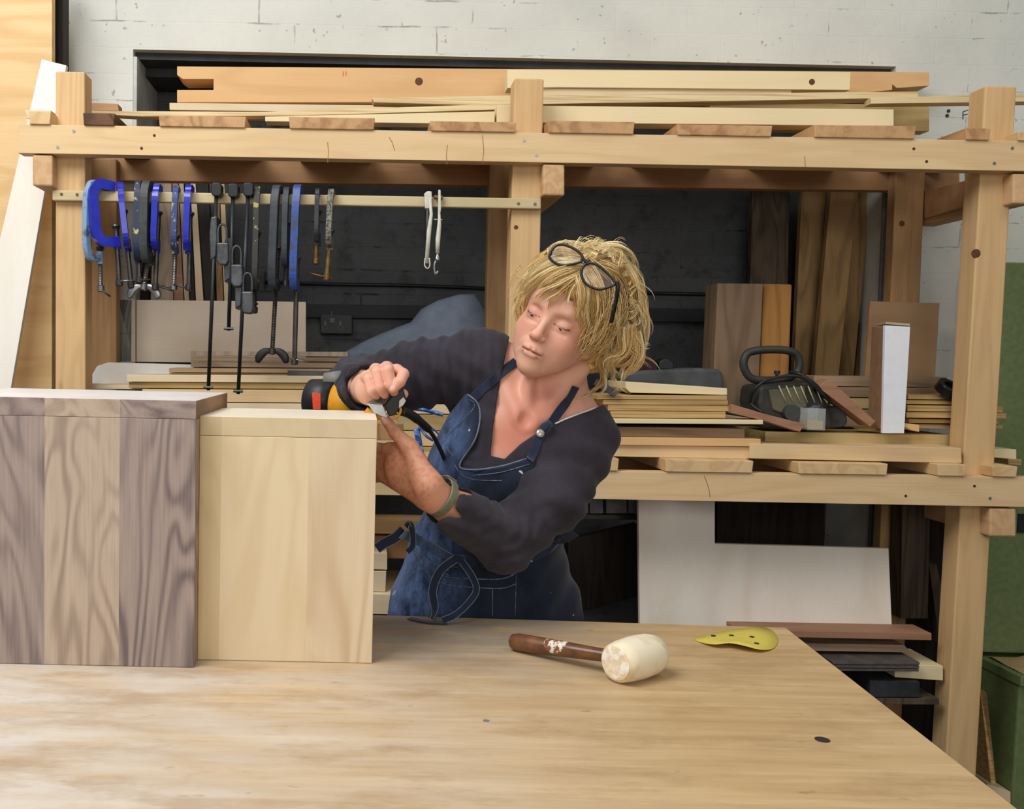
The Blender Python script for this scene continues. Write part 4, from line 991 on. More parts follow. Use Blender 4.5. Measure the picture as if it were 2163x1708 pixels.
sh.cap(J(1228, 928, 1.868), J(1165, 1050, 1.80), .068, .064, .04)
sh.cap(J(1165, 1050, 1.80), J(1068, 1142, 1.742), .064, .055, .02)
sh.cap(J(1068, 1142, 1.742), J(952, 1072, 1.682), .056, .047, .02)
# open cuffs
sh.cap(J(775, 820, 1.79), J(786, 820, 1.60), .040, .050, .003, 's')
sh.cap(J(960, 1076, 1.688), J(900, 1036, 1.655), .0405, .0405, .003, 's')
AX2 = V3(WL_)-V3(J(1068, 1142, 1.742)); AX2 /= np.linalg.norm(AX2); CP = V3(J(938, 1062, 1.677))
nk = [at(u, v, 1.82) for (u, v) in ((1078, 600), (1076, 712), (1064, 770), (1052, 830), (1042, 900), (1036, 962), (1066, 969), (1100, 937), (1160, 897), (1215, 878), (1272, 856), (1330, 700), (1330, 600))]
nkp = np.array([(p.x, p.z) for p in nk])
def polysdf(P, poly):
    n = len(poly); d = np.full(len(P), 1e9); s = np.ones(len(P))
    for i in range(n):
        a, b = poly[i], poly[i-1]; e = b-a; w_ = P-a
        t = np.clip((w_@e)/(e@e), 0, 1); bb_ = w_-t[:, None]*e
        d = np.minimum(d, (bb_**2).sum(1))
        c1 = P[:, 1] >= a[1]; c2 = P[:, 1] < b[1]; c3 = e[0]*w_[:, 1] > e[1]*w_[:, 0]
        fl = (c1 & c2 & c3) | (~c1 & ~c2 & ~c3); s = np.where(fl, -s, s)
    return s*np.sqrt(d)
def persp_xz(P, Y0):   # shift points along the fixed oblique line of the garment edge
    k = Y0/np.maximum(P[:, 1], .1)
    return np.stack([P[:, 0]*k, CZ+(P[:, 2]-CZ)*k], 1)
AR0, AR1 = V3(J(1010, 770, 1.905)), V3(J(748, 815, 1.93))
def shpost(p, d):
    # cloth folds
    s1 = (p-AR0)@((AR1-AR0)/np.linalg.norm(AR1-AR0))
    dz = p[:, 2]-AR0[2]
    m1 = np.exp(-((seg(p, AR0, AR1))/.11)**2)
    f1 = np.sin(s1*165+dz*26+1.8*np.sin(p[:, 1]*22+dz*30))*.0052*m1*np.clip(.3+s1*8, 0, 1)*np.clip(1.25-s1*2, .4, 1)
    B0, B1 = V3(J(1228, 928, 1.868)), V3(J(1068, 1142, 1.742)); s2 = (p-B0)@((B1-B0)/np.linalg.norm(B1-B0))
    m2 = np.exp(-(seg(p, B0, B1)/.09)**2)
    f1 = f1+np.sin(s1*310+dz*60+2*np.sin(p[:, 1]*40))*.0012*m1
    f2 = np.sin(s2*125+p[:, 0]*70+1.5*np.sin(p[:, 1]*30))*.0042*m2
    el = np.exp(-(np.linalg.norm(p-V3(J(1065, 1120, 1.72)), axis=1)/.07)**2)
    f3 = np.sin((p@AX2)*170+p[:, 2]*60+2.5*np.sin(p[:, 0]*45+p[:, 2]*38))*.0030*el*(.6+.6*np.sin(p[:, 0]*60-p[:, 2]*47))
    tr = .0034*np.sin(p[:, 0]*70+p[:, 2]*95+2*np.sin(p[:, 2]*24))*(1-np.clip(m1+m2, 0, 1))
    cf = np.exp(-((p[:, 1]-1.80)/.05)**2)*np.exp(-((p[:, 0]-J(770, 820, 1.8).x)/.08)**2)*np.clip((1.93-p[:, 1])*10, 0, 1)
    f4 = .0034*np.sin((p[:, 1])*230+p[:, 2]*50)*cf
    d = d+f1+f2+f3+tr+f4
    # neck opening
    n = polysdf(persp_xz(p, 1.82), nkp); n = np.maximum(n, p[:, 1]-1.93)
    d = np.maximum(d, -n)
    # flat cuff ends
    d = np.where(np.linalg.norm(p-CP, axis=1) < .10, np.maximum(d, (p-CP)@AX2-.004), d)
    cc2 = V3(J(776, 820, 1.765))
    d = np.where(np.linalg.norm(p-cc2, axis=1) < .10, np.maximum(d, cc2[1]-.014-p[:, 1]), d)
    return np.maximum(d, .80-p[:, 2])
sh.post.append(shpost)
sv, sq = nets(sh, (-.16, 1.60, .79), (.56, 2.08, 1.50), .0024)
def clothmat(name, c, c2, sc=700, rough=.9, sheen=.08):
    s = NT(name); n = s.noise(s.coords(False), sc, 3, .6); n2 = s.noise(s.coords(False), 12, 4, .6)
    s.set(Base_Color=s.mix(s.rng(n2, .3, .7, 0, 1), lin(c), lin(c2)), Roughness=rough, Sheen_Weight=sheen)
    s.b.inputs['Specular IOR Level'].default_value = .15
    s.bump(n, .35, .0008); return s.m
top = npmesh('long_sleeved_top', sv, sq, clothmat('jersey', (60, 56, 64), (42, 39, 44)), per)
top['label'] = 'charcoal long-sleeved jersey top'
print('top verts', len(sv))
# bvh of skin for placing things on it
def bvh(V, Q): return BVHTree.FromPolygons([tuple(x) for x in V], [tuple(map(int, x)) for x in Q])
# ------------------------------------------------------------------ apron
apx = [(985, 831), (1008, 850), (1014, 885), (1002, 932), (969, 984), (1000, 994), (1060, 986), (1118, 966), (1127, 978), (1132, 1030), (1170, 1080), (1213, 1100), (1216, 1180), (1234, 1310), (1245, 1520), (800, 1520), (818, 1300), (832, 1200), (846, 1130), (862, 1090), (882, 1010), (918, 930), (950, 872)]
app = np.array([(p.x, p.z) for p in (at(u, v, 1.80) for u, v in apx)])
ap = SDF(); ap.P = [p_ for p_ in sh.P[:9] if True]
ap.ell(J(1026, 1330, 1.93), (.196, .122, .20), .05)
ap.cap(J(1026, 1400, 1.93), J(1026, 1800, 1.95), .15, .18, .06)
def appost(p, d):
    wv = .0035*np.sin(p[:, 0]*48+p[:, 2]*14+1.5*np.sin(p[:, 2]*18))*np.clip((1.15-p[:, 2])*6, 0, 1)+.0015*np.sin(p[:, 0]*90-p[:, 2]*70)
    d = d-.0085+wv
    m = polysdf(persp_xz(p, 1.80), app)
    d = smin(-d, (p[:, 1]-1.792)+np.maximum(p[:, 2]-.852, 0)*4, .01)*-1     # cloth pressed flat against the bench edge
    return np.maximum(np.maximum(d, m), np.maximum(p[:, 1]-1.955, .60-p[:, 2]))
ap.post.append(appost)
av, aq = nets(ap, (-.02, 1.68, .58), (.50, 2.0, 1.36), .0026)
def denim(name, c, c2, fade, amt=1.):
    s = NT(name); c0 = s.coords(False)
    n = s.noise(c0, 5, 5, .62, .6); n1 = s.noise(s.coords(False, (1, 1, .5)), 26, 5, .7); w_ = s.noise(s.coords(False, (500, 500, 900)), 1.5, 2, .6)
    col = s.mix(s.rng(n, .38, .66, 0, 1), lin(c), lin(c2))
    tc = s.n('ShaderNodeTexCoord'); sx = s.n('ShaderNodeSeparateXYZ'); s.l(tc.outputs['Object'], sx.inputs[0])
    lb = s.math('MULTIPLY', s.rng(sx.outputs['X'], -.035, -.15, 0, .75), s.rng(n1, .2, .55, .4, 1))
    col = s.mix(lb, col, lin((56, 74, 114)))
    lf = s.rng(sx.outputs['X'], -.05, -.15, .03, 1)       # the faded, paint-dusted side panel
    col = s.mix(s.math('MULTIPLY', s.math('MULTIPLY', s.rng(n1, .36, .62, .05, amt), lf), 1.), col, lin(fade))
    pt = s.rng(s.noise(c0, 36, 2, .4), .735, .75, 0, .8)
    col = s.mix(pt, col, lin((200, 204, 200)))
    s.set(Base_Color=col, Roughness=.9, Sheen_Weight=.2); s.b.inputs['Specular IOR Level'].default_value = .12
    s.bump(w_, .35, .0008); return s.m
DEN = denim('denim', (32, 37, 50), (22, 25, 32), (112, 140, 190))
DEN2 = denim('denim_strap', (42, 50, 70), (28, 33, 46), (120, 140, 176), .8)
apo = npmesh('denim_apron', av, aq, DEN, per)
apo['label'] = 'worn dark blue denim bib apron'
print('apron verts', len(av))
BA = bvh(av, aq); BS = bvh(sv, sq); BK = bvh(vals, quads_)
def onsurf(u, v, trees, off=.001, dflt=1.78):
    best = None
    for t in trees:
        h = t.ray_cast(CAM, ray(u, v))
        if h[0] is not None and (best is None or h[3] < best[3]): best = h
    if best is None: return at(u, v, dflt), Vector((0, -1, 0))
    n = best[1]
    if n.y > 0: n = -n
    return best[0]+n*off, n
def surfpath(px, trees, off=.001, n=4, dflt=1.78):
    P2 = cat([Vector((u, v, 0)) for u, v in px], n)
    r = [onsurf(p.x, p.y, trees, off, dflt) for p in P2]
    pts = [a for a, _ in r]; 
    for _ in range(2): pts = [pts[0]]+[(pts[i-1]+pts[i]*2+pts[i+1])/4 for i in range(1, len(pts)-1)]+[pts[-1]]
    return pts, [b for _, b in r]
def ribbon(name, px, width, th, mat, parent, trees, off=.002, dflt=1.78, pts=None, nrm=None, label=None):
    if pts is None: pts, nrm = surfpath(px, trees, off, dflt=dflt)
    v = []; f = []; m = len(pts)
    for i in range(m):
        t = (pts[min(i+1, m-1)]-pts[max(i-1, 0)]).normalized(); n = nrm[i] if nrm else Vector((0, -1, 0))
        n = (n-t*n.dot(t)).normalized(); b = t.cross(n)
        w_ = width[i*len(width)//m] if isinstance(width, list) else width
        v += [pts[i]+b*w_/2-n*th/2, pts[i]+b*w_/2*.92+n*th/2, pts[i]-b*w_/2*.92+n*th/2, pts[i]-b*w_/2-n*th/2]
    for i in range(m-1):
        for k in range(4): f.append((i*4+k, i*4+(k+1) % 4, i*4+4+(k+1) % 4, i*4+4+k))
    f += [(3, 2, 1, 0), (m*4-4, m*4-3, m*4-2, m*4-1)]
    o = mk(name, v, f, mat, parent, smooth=False)
    if label: o['label'] = label
    return o
TR = [BA, BS, BK]
pipe = plain((120, 130, 142), .9, name='bound_edge', c2=(90, 100, 116), sc=90)
stit = plain((112, 122, 142), .9, name='stitching', c2=(70, 80, 104), sc=120, thr=(.4, .6))
def seam(name, px, r=.0009, mat=stit, off=.0006, parent=apo, trees=[BA]):
    p, n = surfpath(px, trees, off, n=6); return MB().tube(p, r, 6).mk(name, mat, parent, smooth=True)
seam('bib_edge', [(986, 832), (1009, 851), (1014, 885), (1002, 932), (969, 983), (1000, 992), (1060, 984), (1118, 967)], .0017, pipe)
for px in ([(992, 843), (1003, 860), (960, 905), (925, 945)], [(955, 880), (935, 905), (945, 945), (958, 965)], [(1000, 1004), (1060, 997), (1118, 980)],
           [(960, 980), (985, 1010), (1060, 1015)], [(872, 1120), (905, 1180), (950, 1205)], [(868, 1128), (898, 1190), (948, 1215)]):
    seam('stitch_line', px)
# pocket and waistband
ribbon('waistband', [(850, 1128), (905, 1150), (960, 1180), (1040, 1190), (1130, 1175), (1214, 1125)], .020, .0025, DEN2, apo, [BA], .002)
seam('waist_edge', [(862, 1098), (880, 1128), (920, 1150), (966, 1176)], .0013, pipe, .003)
seam('waist_edge', [(1050, 1188), (1090, 1176), (1140, 1160), (1205, 1118)], .0011, pipe, .003)
seam('pocket_edge', [(868, 1135), (885, 1180), (930, 1215), (1000, 1222), (1060, 1222), (1092, 1208)], .0013, stit, .001)
seam('pocket_edge', [(872, 1150), (890, 1200), (935, 1232), (1000, 1240), (1060, 1242), (1090, 1232)], .0009)
seam('pocket_seam', [(1040, 1245), (1040, 1300)], .001)
seam('pocket_seam', [(1090, 1212), (1088, 1300)], .0008)
# straps
ribbon('neck_strap', [(1090, 764), (1062, 785), (1030, 812), (1000, 840)], .018, .002, DEN2, apo, TR, .003)
ribbon('neck_strap', [(1214, 815), (1200, 842), (1178, 872), (1158, 900), (1146, 915)], .018, .002, DEN2, apo, TR, .004)
ribbon('neck_strap', [(1146, 912), (1136, 930), (1130, 950), (1118, 972)], .016, .002, DEN2, apo, TR, .003)
p0, n0 = onsurf(1139, 917, TR, .006)
MB().lathe(p0, n0, [(0, .0075), (.002, .0085), (.0045, .007), (.0055, .003)], 24).mk('button', plain((196, 190, 176), .3, .5, name='button'), apo, smooth=True)
kn_ = MB(); p1, n1 = onsurf(1150, 905, TR, .004)
kn_.tube([p1+Vector((-.012, 0, -.012)), p1+Vector((0, -.004, 0)), p1+Vector((.010, 0, .010))], [.007, .010, .007], 10)
kn_.mk('strap_knot', DEN2, apo, smooth=True)
p_, n_ = surfpath([(1172, 895), (1200, 884), (1232, 872), (1258, 862)], [BS, BK], .0015, n=6)
MB().tube(p_, .0016, 6).mk('undershirt_edge', plain((232, 230, 228), .8, name='white_cotton'), top, smooth=True)
# waist ties
p2, n2_ = onsurf(966, 1182, TR, .008)
MB().tube([p2+Vector((-.016, 0, -.004)), p2+Vector((0, -.006, 0)), p2+Vector((.016, 0, .003))], [.009, .0135, .009], 12).mk('tie_knot', DEN2, apo, smooth=True)
def tie(pxY, w=.022, lab=None):
    P = cat([at(*p) for p in pxY], 6); t = []
    side = Vector((0, -1, .15)).normalized()
    nr = [(side if True else side) for _ in P]
    r_ = ribbon('apron_tie', None, w, .0016, DEN2, apo, None, pts=P, nrm=nr, label=lab)
    m_ = len(P)
    for sgn in (1, -1):
        E = []
        for i in range(m_):
            t_ = (P[min(i+1, m_-1)]-P[max(i-1, 0)]).normalized(); E.append(P[i]+t_.cross(side)*sgn*w*.47+side*.001)
        MB().tube(E, .0009, 6).mk('tie_edge', pipe, r_, smooth=True)
    return r_
tie([(962, 1180, 1.775), (930, 1205, 1.765), (914, 1245, 1.76), (918, 1285, 1.745), (912, 1306, 1.72)], .016)
tie([(975, 1185, 1.775), (996, 1215, 1.765), (1006, 1245, 1.755), (990, 1272, 1.745), (962, 1298, 1.73), (935, 1310, 1.725)], .013)
fl2 = cat([onz(865, 1305, TZ+.003), onz(905, 1313, TZ+.003), onz(945, 1314, TZ+.004)], 6)
ribbon('apron_tie', None, .016, .0016, DEN2, apo, None, pts=fl2, nrm=[Vector((0, 0, 1))]*len(fl2))
tie([(852, 1118, 1.80), (835, 1135, 1.79), (812, 1147, 1.785), (796, 1158, 1.78)], .020)
tie([(858, 1112, 1.80), (868, 1108, 1.79), (872, 1150, 1.79), (860, 1165, 1.79)], .012)
# trousers and shoes (below the bench line)
tr_ = SDF(); hx = at(1022, 1300, 1.945)
tr_.ell(hx, (.178, .116, .13), .03)
for s in (-1, 1):
    kx = hx.x+s*.095
    tr_.cap((hx.x+s*.085, 1.945, hx.z-.06), (kx, 1.93, .47), .095, .062, .04); tr_.cap((kx, 1.93, .47), (kx+s*.01, 1.99, .10), .062, .045, .02)
tr_.post.append(lambda p, d: np.maximum(d, np.maximum(p[:, 2]-.90, .07-p[:, 2])))
tv, tq = nets(tr_, (-.12, 1.7, .06), (.5, 2.15, .92), .007)
npmesh('trousers', tv, tq, clothmat('trouser_cloth', (44, 46, 56), (34, 36, 44)), per)
for s in (-1, 1):
    f_s = SDF(); fx = hx.x+s*.105
    f_s.ell((fx, 1.91, .045), (.045, .125, .045), .02); f_s.cap((fx, 1.98, .05), (fx, 1.985, .11), .045, .042, .02)
    f_s.post.append(lambda p, d: np.maximum(d, .002-p[:, 2]))
    v_, q_s = nets(f_s, (fx-.09, 1.75, -.01), (fx+.09, 2.08, .16), .005)
    npmesh('shoe', v_, q_s, plain((50, 40, 34), .6, name='shoe_leather'), per)
# ------------------------------------------------------------------ hair
hs_ = SDF((HC, HR))
hs_.ell((.004, .014, .044), (.082, .100, .083), .01)
hs_.ell((.064, .032, .016), (.036, .052, .060), .03)
hs_.ell((.050, .070, -.030), (.060, .048, .060), .03)
hs_.ell((-.060, .022, .014), (.022, .050, .050), .02)
hs_.ell((.014, -.010, .090), (.050, .050, .030), .03)
hs_.ell((0, -.060, .072), (.058, .030, .034), .03)
hs_.ell((-.006, -.100, -.030), (.058, .062, .078), .012, op='s')
def hpost(p, d):
    q_ = (p-HC)@HR/.965**2
    a = np.arctan2(q_[:, 0], -q_[:, 1]+.03)
    return d+.0022*np.sin(a*34+q_[:, 2]*40+2*np.sin(q_[:, 2]*40))+.0016*np.sin(q_[:, 2]*120+a*12)
hs_.post.append(hpost)
r_ = .17
hv, hq = nets(hs_, tuple(HC-r_), tuple(HC+r_), .0028)
BH = bvh(hv, hq)
LT, MD, DK = np.array(lin((255, 240, 192))[:3]), np.array(lin((232, 192, 120))[:3]), np.array(lin((134, 90, 48))[:3])
hcol = np.array([MD*.55+DK*.45]*len(hv))
nz_ = np.array([mnoise.noise(Vector(x)*60) for x in hv]); w_ = np.clip(.5+nz_, 0, 1)[:, None]
hcol = DK*(1-w_)+MD*w_
SV, SQ, SC = [hv], [hq], [hcol]; base = len(hv)
hr = np.random.default_rng(11)
def strand(P, r, c):
    global base
    P = [np.array(p) for p in P]; m = len(P); V = []; 
    for i in range(m):
        t = P[min(i+1, m-1)]-P[max(i-1, 0)]; t = t/(np.linalg.norm(t)+1e-9)
        a = np.cross(t, (0, 1, .2)); a /= np.linalg.norm(a)+1e-9; b = np.cross(t, a)
        k = i/(m-1); rr_ = r*(.9 if k < .7 else .9*(1-(k-.7)/.3)+.08)
        for j in range(3): V.append(P[i]+rr_*(a*math.cos(2.094*j)+b*math.sin(2.094*j)))
    Q = []
    for i in range(m-1):
        for j in range(3): Q.append((i*3+j, i*3+(j+1) % 3, i*3+3+(j+1) % 3, i*3+3+j))
    SV.append(np.array(V)); SQ.append(np.array(Q)+base); SC.append(np.tile(c, (len(V), 1))); base += len(V)
def depth(u, v, last=None):
    h = BH.ray_cast(CAM, ray(u, v)); k = BK.ray_cast(CAM, ray(u, v))
    c = [x[0].y for x in (h, k) if x[0] is not None]
    return min(c) if c else None
def lock(px, n, s0, s1, r=.0006, off=.004, curl=.0, tone=.5, lift=0., dY=None):
    """px guide of (u,v); strands spread s0..s1 px across; depth follows the hair / face surface"""
    G = [Vector((p[0], p[1], 0)) for p in px]
    C2 = cat(G, 5); m = len(C2)
    dep = []; last = None
    for c in C2:
        d_ = depth(c.x, c.y)
        if d_ is None or (last is not None and d_ > last+.035): d_ = (last+.004 if last is not None else 1.74)
        dep.append(d_); last = d_
    for _ in range(3): dep = [dep[0]]+[(dep[i-1]+dep[i]*2+dep[i+1])/4 for i in range(1, m-1)]+[dep[-1]]
    ncl = max(2, int(n/9))
    for cl in range(ncl):
        a, b = hr.normal(0, .8), hr.normal(0, 1); ph = hr.uniform(0, 6.28); fr = hr.uniform(.8, 1.5)
        ct = hr.normal(tone, .22); ln = hr.uniform(.78, 1.0); yo = abs(hr.normal(0, .0045)); amp = curl*hr.uniform(.4, 1.5)
        for k in range(max(3, n//ncl)):
            c_ = np.clip(hr.normal(ct, .12), 0, 1)
            col = (DK*(1-c_*2)+MD*c_*2) if c_ < .5 else (MD*(2-2*c_)+LT*(2*c_-1))
            j, j2, yj = hr.normal(0, 2.6), hr.normal(0, .6), hr.normal(0, .0012); P = []; cut = max(3, int(m*ln*hr.uniform(.88, 1.)))
            for i in range(cut):
                t = i/(m-1); s_ = s0+(s1-s0)*t; c = C2[i]
                tv_ = (C2[min(i+1, m-1)]-C2[max(i-1, 0)]).normalized(); nx, ny = -tv_.y, tv_.x
                o_ = a*s_*.55+amp*math.sin(ph+t*6.5*fr)*t+j*(1-.75*t)+j2*t*3
                P.append(tuple(at(c.x+nx*o_, c.y+ny*o_, dep[i]-off*(1 if t > .12 else .3)-yo-yj-lift*math.sin(PI*min(1, t*1.2))+.0025*math.sin(ph*2+t*9)*t)))
            strand(P, r*hr.uniform(.7, 1.3), col)
part = (1232, 562)
LK = [
 # fringe sweeping to the left of the picture
 ([(1228, 566), (1190, 570), (1150, 590), (1118, 622), (1102, 655)], 110, 16, 20, .72),
 ([(1226, 560), (1185, 555), (1142, 572), (1110, 605), (1096, 640)], 110, 18, 18, .8),
 ([(1232, 556), (1190, 545), (1150, 553), (1118, 584), (1100, 622)], 110, 16, 18, .8),
 ([(1244, 545), (1200, 533), (1160, 540), (1130, 562), (1112, 592)], 90, 14, 18, .75),
 ([(1262, 538), (1225, 524), (1190, 526), (1155, 540), (1125, 566)], 80, 12, 18, .8),
 ([(1190, 540), (1225, 526), (1262, 524), (1298, 536), (1325, 566)], 70, 12, 16, .7),
 ([(1205, 534), (1235, 524), (1270, 520), (1300, 530)], 40, 10, 14, .8),
 ([(1225, 575), (1185, 592), (1150, 615), (1125, 648)], 70, 12, 18, .6),
 ([(1222, 582), (1196, 605), (1168, 630), (1150, 655)], 34, 8, 16, .55),
 ([(1218, 590), (1200, 620), (1188, 660)], 16, 8, 14, .6),
 ([(1110, 570), (1092, 590), (1086, 612), (1080, 625)], 16, 14, 12, .85),
 ([(1100, 620), (1088, 650), (1092, 690)], 8, 6, 8, .7),
 # fringe right of the parting
 ([(1222, 580), (1226, 620), (1222, 660), (1224, 690)], 60, 18, 16, .55),
 ([(1228, 575), (1240, 620), (1236, 670), (1240, 715)], 90, 20, 18, .6),
 ([(1235, 570), (1258, 610), (1262, 660), (1252, 710), (1262, 745)], 110, 24, 20, .6),
 ([(1240, 565), (1280, 600), (1290, 650), (1282, 700), (1290, 750)], 120, 26, 26, .5),
 ([(1214, 585), (1206, 610), (1212, 645), (1215, 680)], 18, 8, 16, .65),
 # crown and far side
 ([(1236, 552), (1265, 532), (1300, 532), (1326, 554), (1342, 596)], 100, 18, 22, .68),
 ([(1232, 545), (1255, 528), (1285, 524), (1312, 534), (1334, 562)], 60, 10, 16, .72),
 ([(1250, 560), (1290, 550), (1322, 580), (1338, 630), (1330, 690)], 150, 26, 26, .6),
 ([(1260, 575), (1300, 590), (1325, 640), (1335, 700), (1318, 760)], 150, 28, 28, .55),
 ([(1320, 560), (1345, 610), (1354, 670), (1345, 730), (1322, 780)], 110, 18, 24, .6),
 ([(1210, 532), (1180, 528), (1150, 538), (1125, 564)], 40, 8, 14, .8),
 # lower waves around the ear
 ([(1300, 640), (1306, 690), (1284, 730), (1276, 770), (1282, 810)], 80, 20, 16, .6),
 ([(1325, 690), (1320, 740), (1290, 770), (1296, 805)], 90, 24, 18, .6),
 ([(1345, 700), (1350, 750), (1325, 785), (1300, 800)], 60, 16, 20, .55),
 ([(1246, 690), (1264, 720), (1280, 745), (1290, 790), (1285, 830)], 50, 10, 10, .8),
 ([(1262, 760), (1272, 790), (1262, 820), (1235, 838), (1208, 830)], 26, 8, 6, .85),
 ([(1275, 770), (1280, 805), (1268, 830), (1258, 850)], 18, 8, 10, .8),
 ([(1255, 735), (1235, 742), (1226, 752)], 8, 6, 8, .7),
]
for px, n, s0, s1, tn in LK: lock(px, int(n*1.35), s0, s1, tone=tn, curl=12 if px[-1][0] > 1240 else 5)
for k in range(70):
    t = hr.uniform(0, 1); an = -2.9+t*3.9; cx, cy = 1228+104*math.cos(an), 640+118*math.sin(an)
    an2 = an+hr.uniform(.15, .45)*(1 if hr.uniform() < .75 else -1); o1 = hr.uniform(2, 16)
    lock([(cx, cy), (1228+(112+o1)*math.cos((an+an2)/2), 640+(126+o1)*math.sin((an+an2)/2)), (1228+(106+o1)*math.cos(an2), 640+(120+o1)*math.sin(an2))], 3, 3, 6, r=.00035, tone=.75, curl=3)
for px in ([(1330, 740), (1345, 752), (1375, 770), (1395, 790)], [(1300, 800), (1315, 825), (1340, 838)], [(1345, 600), (1368, 620), (1372, 660)], [(1290, 520), (1310, 506), (1328, 512)],
           [(1170, 524), (1200, 508), (1230, 512)], [(1350, 640), (1370, 680), (1366, 720)], [(1340, 700), (1362, 726), (1378, 728)], [(1255, 516), (1262, 504), (1272, 508)],
           [(1110, 585), (1090, 578), (1082, 590)], [(1320, 780), (1310, 815), (1292, 840)], [(1340, 560), (1358, 590), (1362, 640)], [(1105, 610), (1080, 622), (1072, 632)]):
    lock(px, 7, 5, 9, r=.0004, tone=.8, curl=4)
# tufts following the scalp all round, seen from the sides and the back
for k in range(900):
    az = hr.uniform(-PI, PI); 
    if abs(az) < .75: continue
    P = []; c_ = np.clip(hr.normal(.5, .25), 0, 1); col = (DK*(1-c_*2)+MD*c_*2) if c_ < .5 else (MD*(2-2*c_)+LT*(2*c_-1))
    e0 = hr.uniform(.2, 1.3); ph = hr.uniform(0, 6)
    for i in range(9):
        t = i/8; e = e0-t*1.5; rr_ = .100+.010*math.sin(ph+t*7)*t+.01*t
        q_ = np.array((.004+math.sin(az+.12*math.sin(ph+5*t))*math.cos(e)*rr_*1.0, .018-math.cos(az)*math.cos(e)*rr_*1.12, .035+math.sin(e)*rr_))
        P.append(HC+HR@q_)
    strand(P, .0007, col)
def hairmat():
    s = NT('hair'); a = s.n('ShaderNodeVertexColor'); a.layer_name = 'tone'
    s.set(Base_Color=a.outputs[0], Roughness=.42); s.b.inputs['Specular IOR Level'].default_value = .4
    return s.m
ho = npmesh('hair', np.concatenate(SV), np.concatenate(SQ), hairmat(), per, colfn=np.concatenate(SC))
ho['label'] = 'tousled short blonde hair with a side-swept fringe'
print('hair verts', len(ho.data.vertices))
# ------------------------------------------------------------------ glasses pushed up on the hair
gm_ = plain((20, 21, 23), .25, name='glasses_frame')
def gY(u, v):
    d_ = depth(u, v); return (d_ if d_ else 1.72)
Ya, Yb = min(gY(1197, 540), 1.74)-.030, min(gY(1262, 585), 1.74)-.030
def gpl(u, v):
    t = ((u-1197)*65+(v-537)*46)/(65*65+46*46); return Ya+(Yb-Ya)*t
gls = empty('eyeglasses', at(1230, 590, (Ya+Yb)/2), 'black-framed glasses pushed up on the woman\'s blonde hair', 'glasses')
gl2 = NT('lens'); gl2.set(Base_Color=lin((236, 240, 240)), Roughness=.05); gl2.b.inputs['Alpha'].default_value = .03
lens1 = [(1161, 544), (1164, 530), (1176, 518), (1192, 517), (1210, 524), (1226, 535), (1231, 546), (1226, 553), (1208, 558), (1190, 560), (1174, 556)]
lens2 = [(1229, 584), (1229, 568), (1238, 557), (1252, 556), (1268, 564), (1284, 578), (1296, 592), (1298, 600), (1286, 606), (1266, 611), (1248, 606), (1236, 597)]
for ln in (lens1, lens2):
    P = cat([at(u, v, gpl(u, v)) for u, v in ln], 4, True)
    MB().tube(P, .0025, 8, closed=True).mk('rim', gm_, gls, smooth=True)
    MB().prism([p+Vector((0, .0004, 0)) for p in P], (0, .0008, 0)).mk('lens', gl2.m, gls)
MB().tube(cat([at(u, v, gpl(u, v)-.001) for u, v in ((1228, 546), (1237, 551), (1243, 559))], 5), .0030, 8).mk('bridge', gm_, gls, smooth=True)
MB().tube(cat([at(1297, 596, gpl(1297, 596)), at(1304, 600, gpl(1300, 600)+.002), at(1304, 620, gpl(1300, 610)+.006), at(1298, 650, gpl(1300, 610)+.014), at(1291, 680, gpl(1300, 610)+.03)], 6), .0026, 8, flat=(1, 1.5)).mk('temple', gm_, gls, smooth=True)
MB().tube(cat([at(1163, 538, gpl(1163, 538)), at(1166, 526, gpl(1163, 538)+.01), at(1172, 520, gpl(1163, 538)+.07)], 6), .0024, 8).mk('temple', gm_, gls, smooth=True)
# ------------------------------------------------------------------ wristband
wp = V3(J(932, 1050, 1.672)); ax_ = Vector(AX2); e1 = (Vector((0, 0, 1))-ax_*ax_.z).normalized(); e2 = ax_.cross(e1)
ring = [Vector(wp)+(e1*math.cos(t)*.0335+e2*math.sin(t)*.0335) for t in np.linspace(0, 2*PI, 40, endpoint=False)]
wb_ = empty('wristband', Vector(wp)-Vector((0, 0, .035)), 'worn olive-grey strap around the woman\'s left wrist', 'wristband')
st_m = plain((124, 122, 98), .6, name='strap', c2=(92, 94, 78), sc=60)
def bandmesh(r0, w_, th, ts, name, mat):
    v = []; f = []
    for t in ts:
        rd = e1*math.cos(t)+e2*math.sin(t)
        for (a, b) in ((r0, -w_/2), (r0+th, -w_/2*.85), (r0+th, w_/2*.85), (r0, w_/2)): v.append(Vector(wp)+rd*a+ax_*b)
    m = len(ts)
    for i in range(m-1):
        for k in range(4): f.append((i*4+k, i*4+(k+1) % 4, i*4+4+(k+1) % 4, i*4+4+k))
    f += [(3, 2, 1, 0), (m*4-4, m*4-3, m*4-2, m*4-1)]
    return mk(name, v, f, mat, wb_, smooth=False)
bandmesh(.0345, .016, .0024, np.linspace(0, 2*PI, 49), 'strap', st_m)
bandmesh(.0372, .020, .0030, np.linspace(-.2, .55, 9), 'clasp', plain((150, 150, 128), .4, .3, name='clasp'))
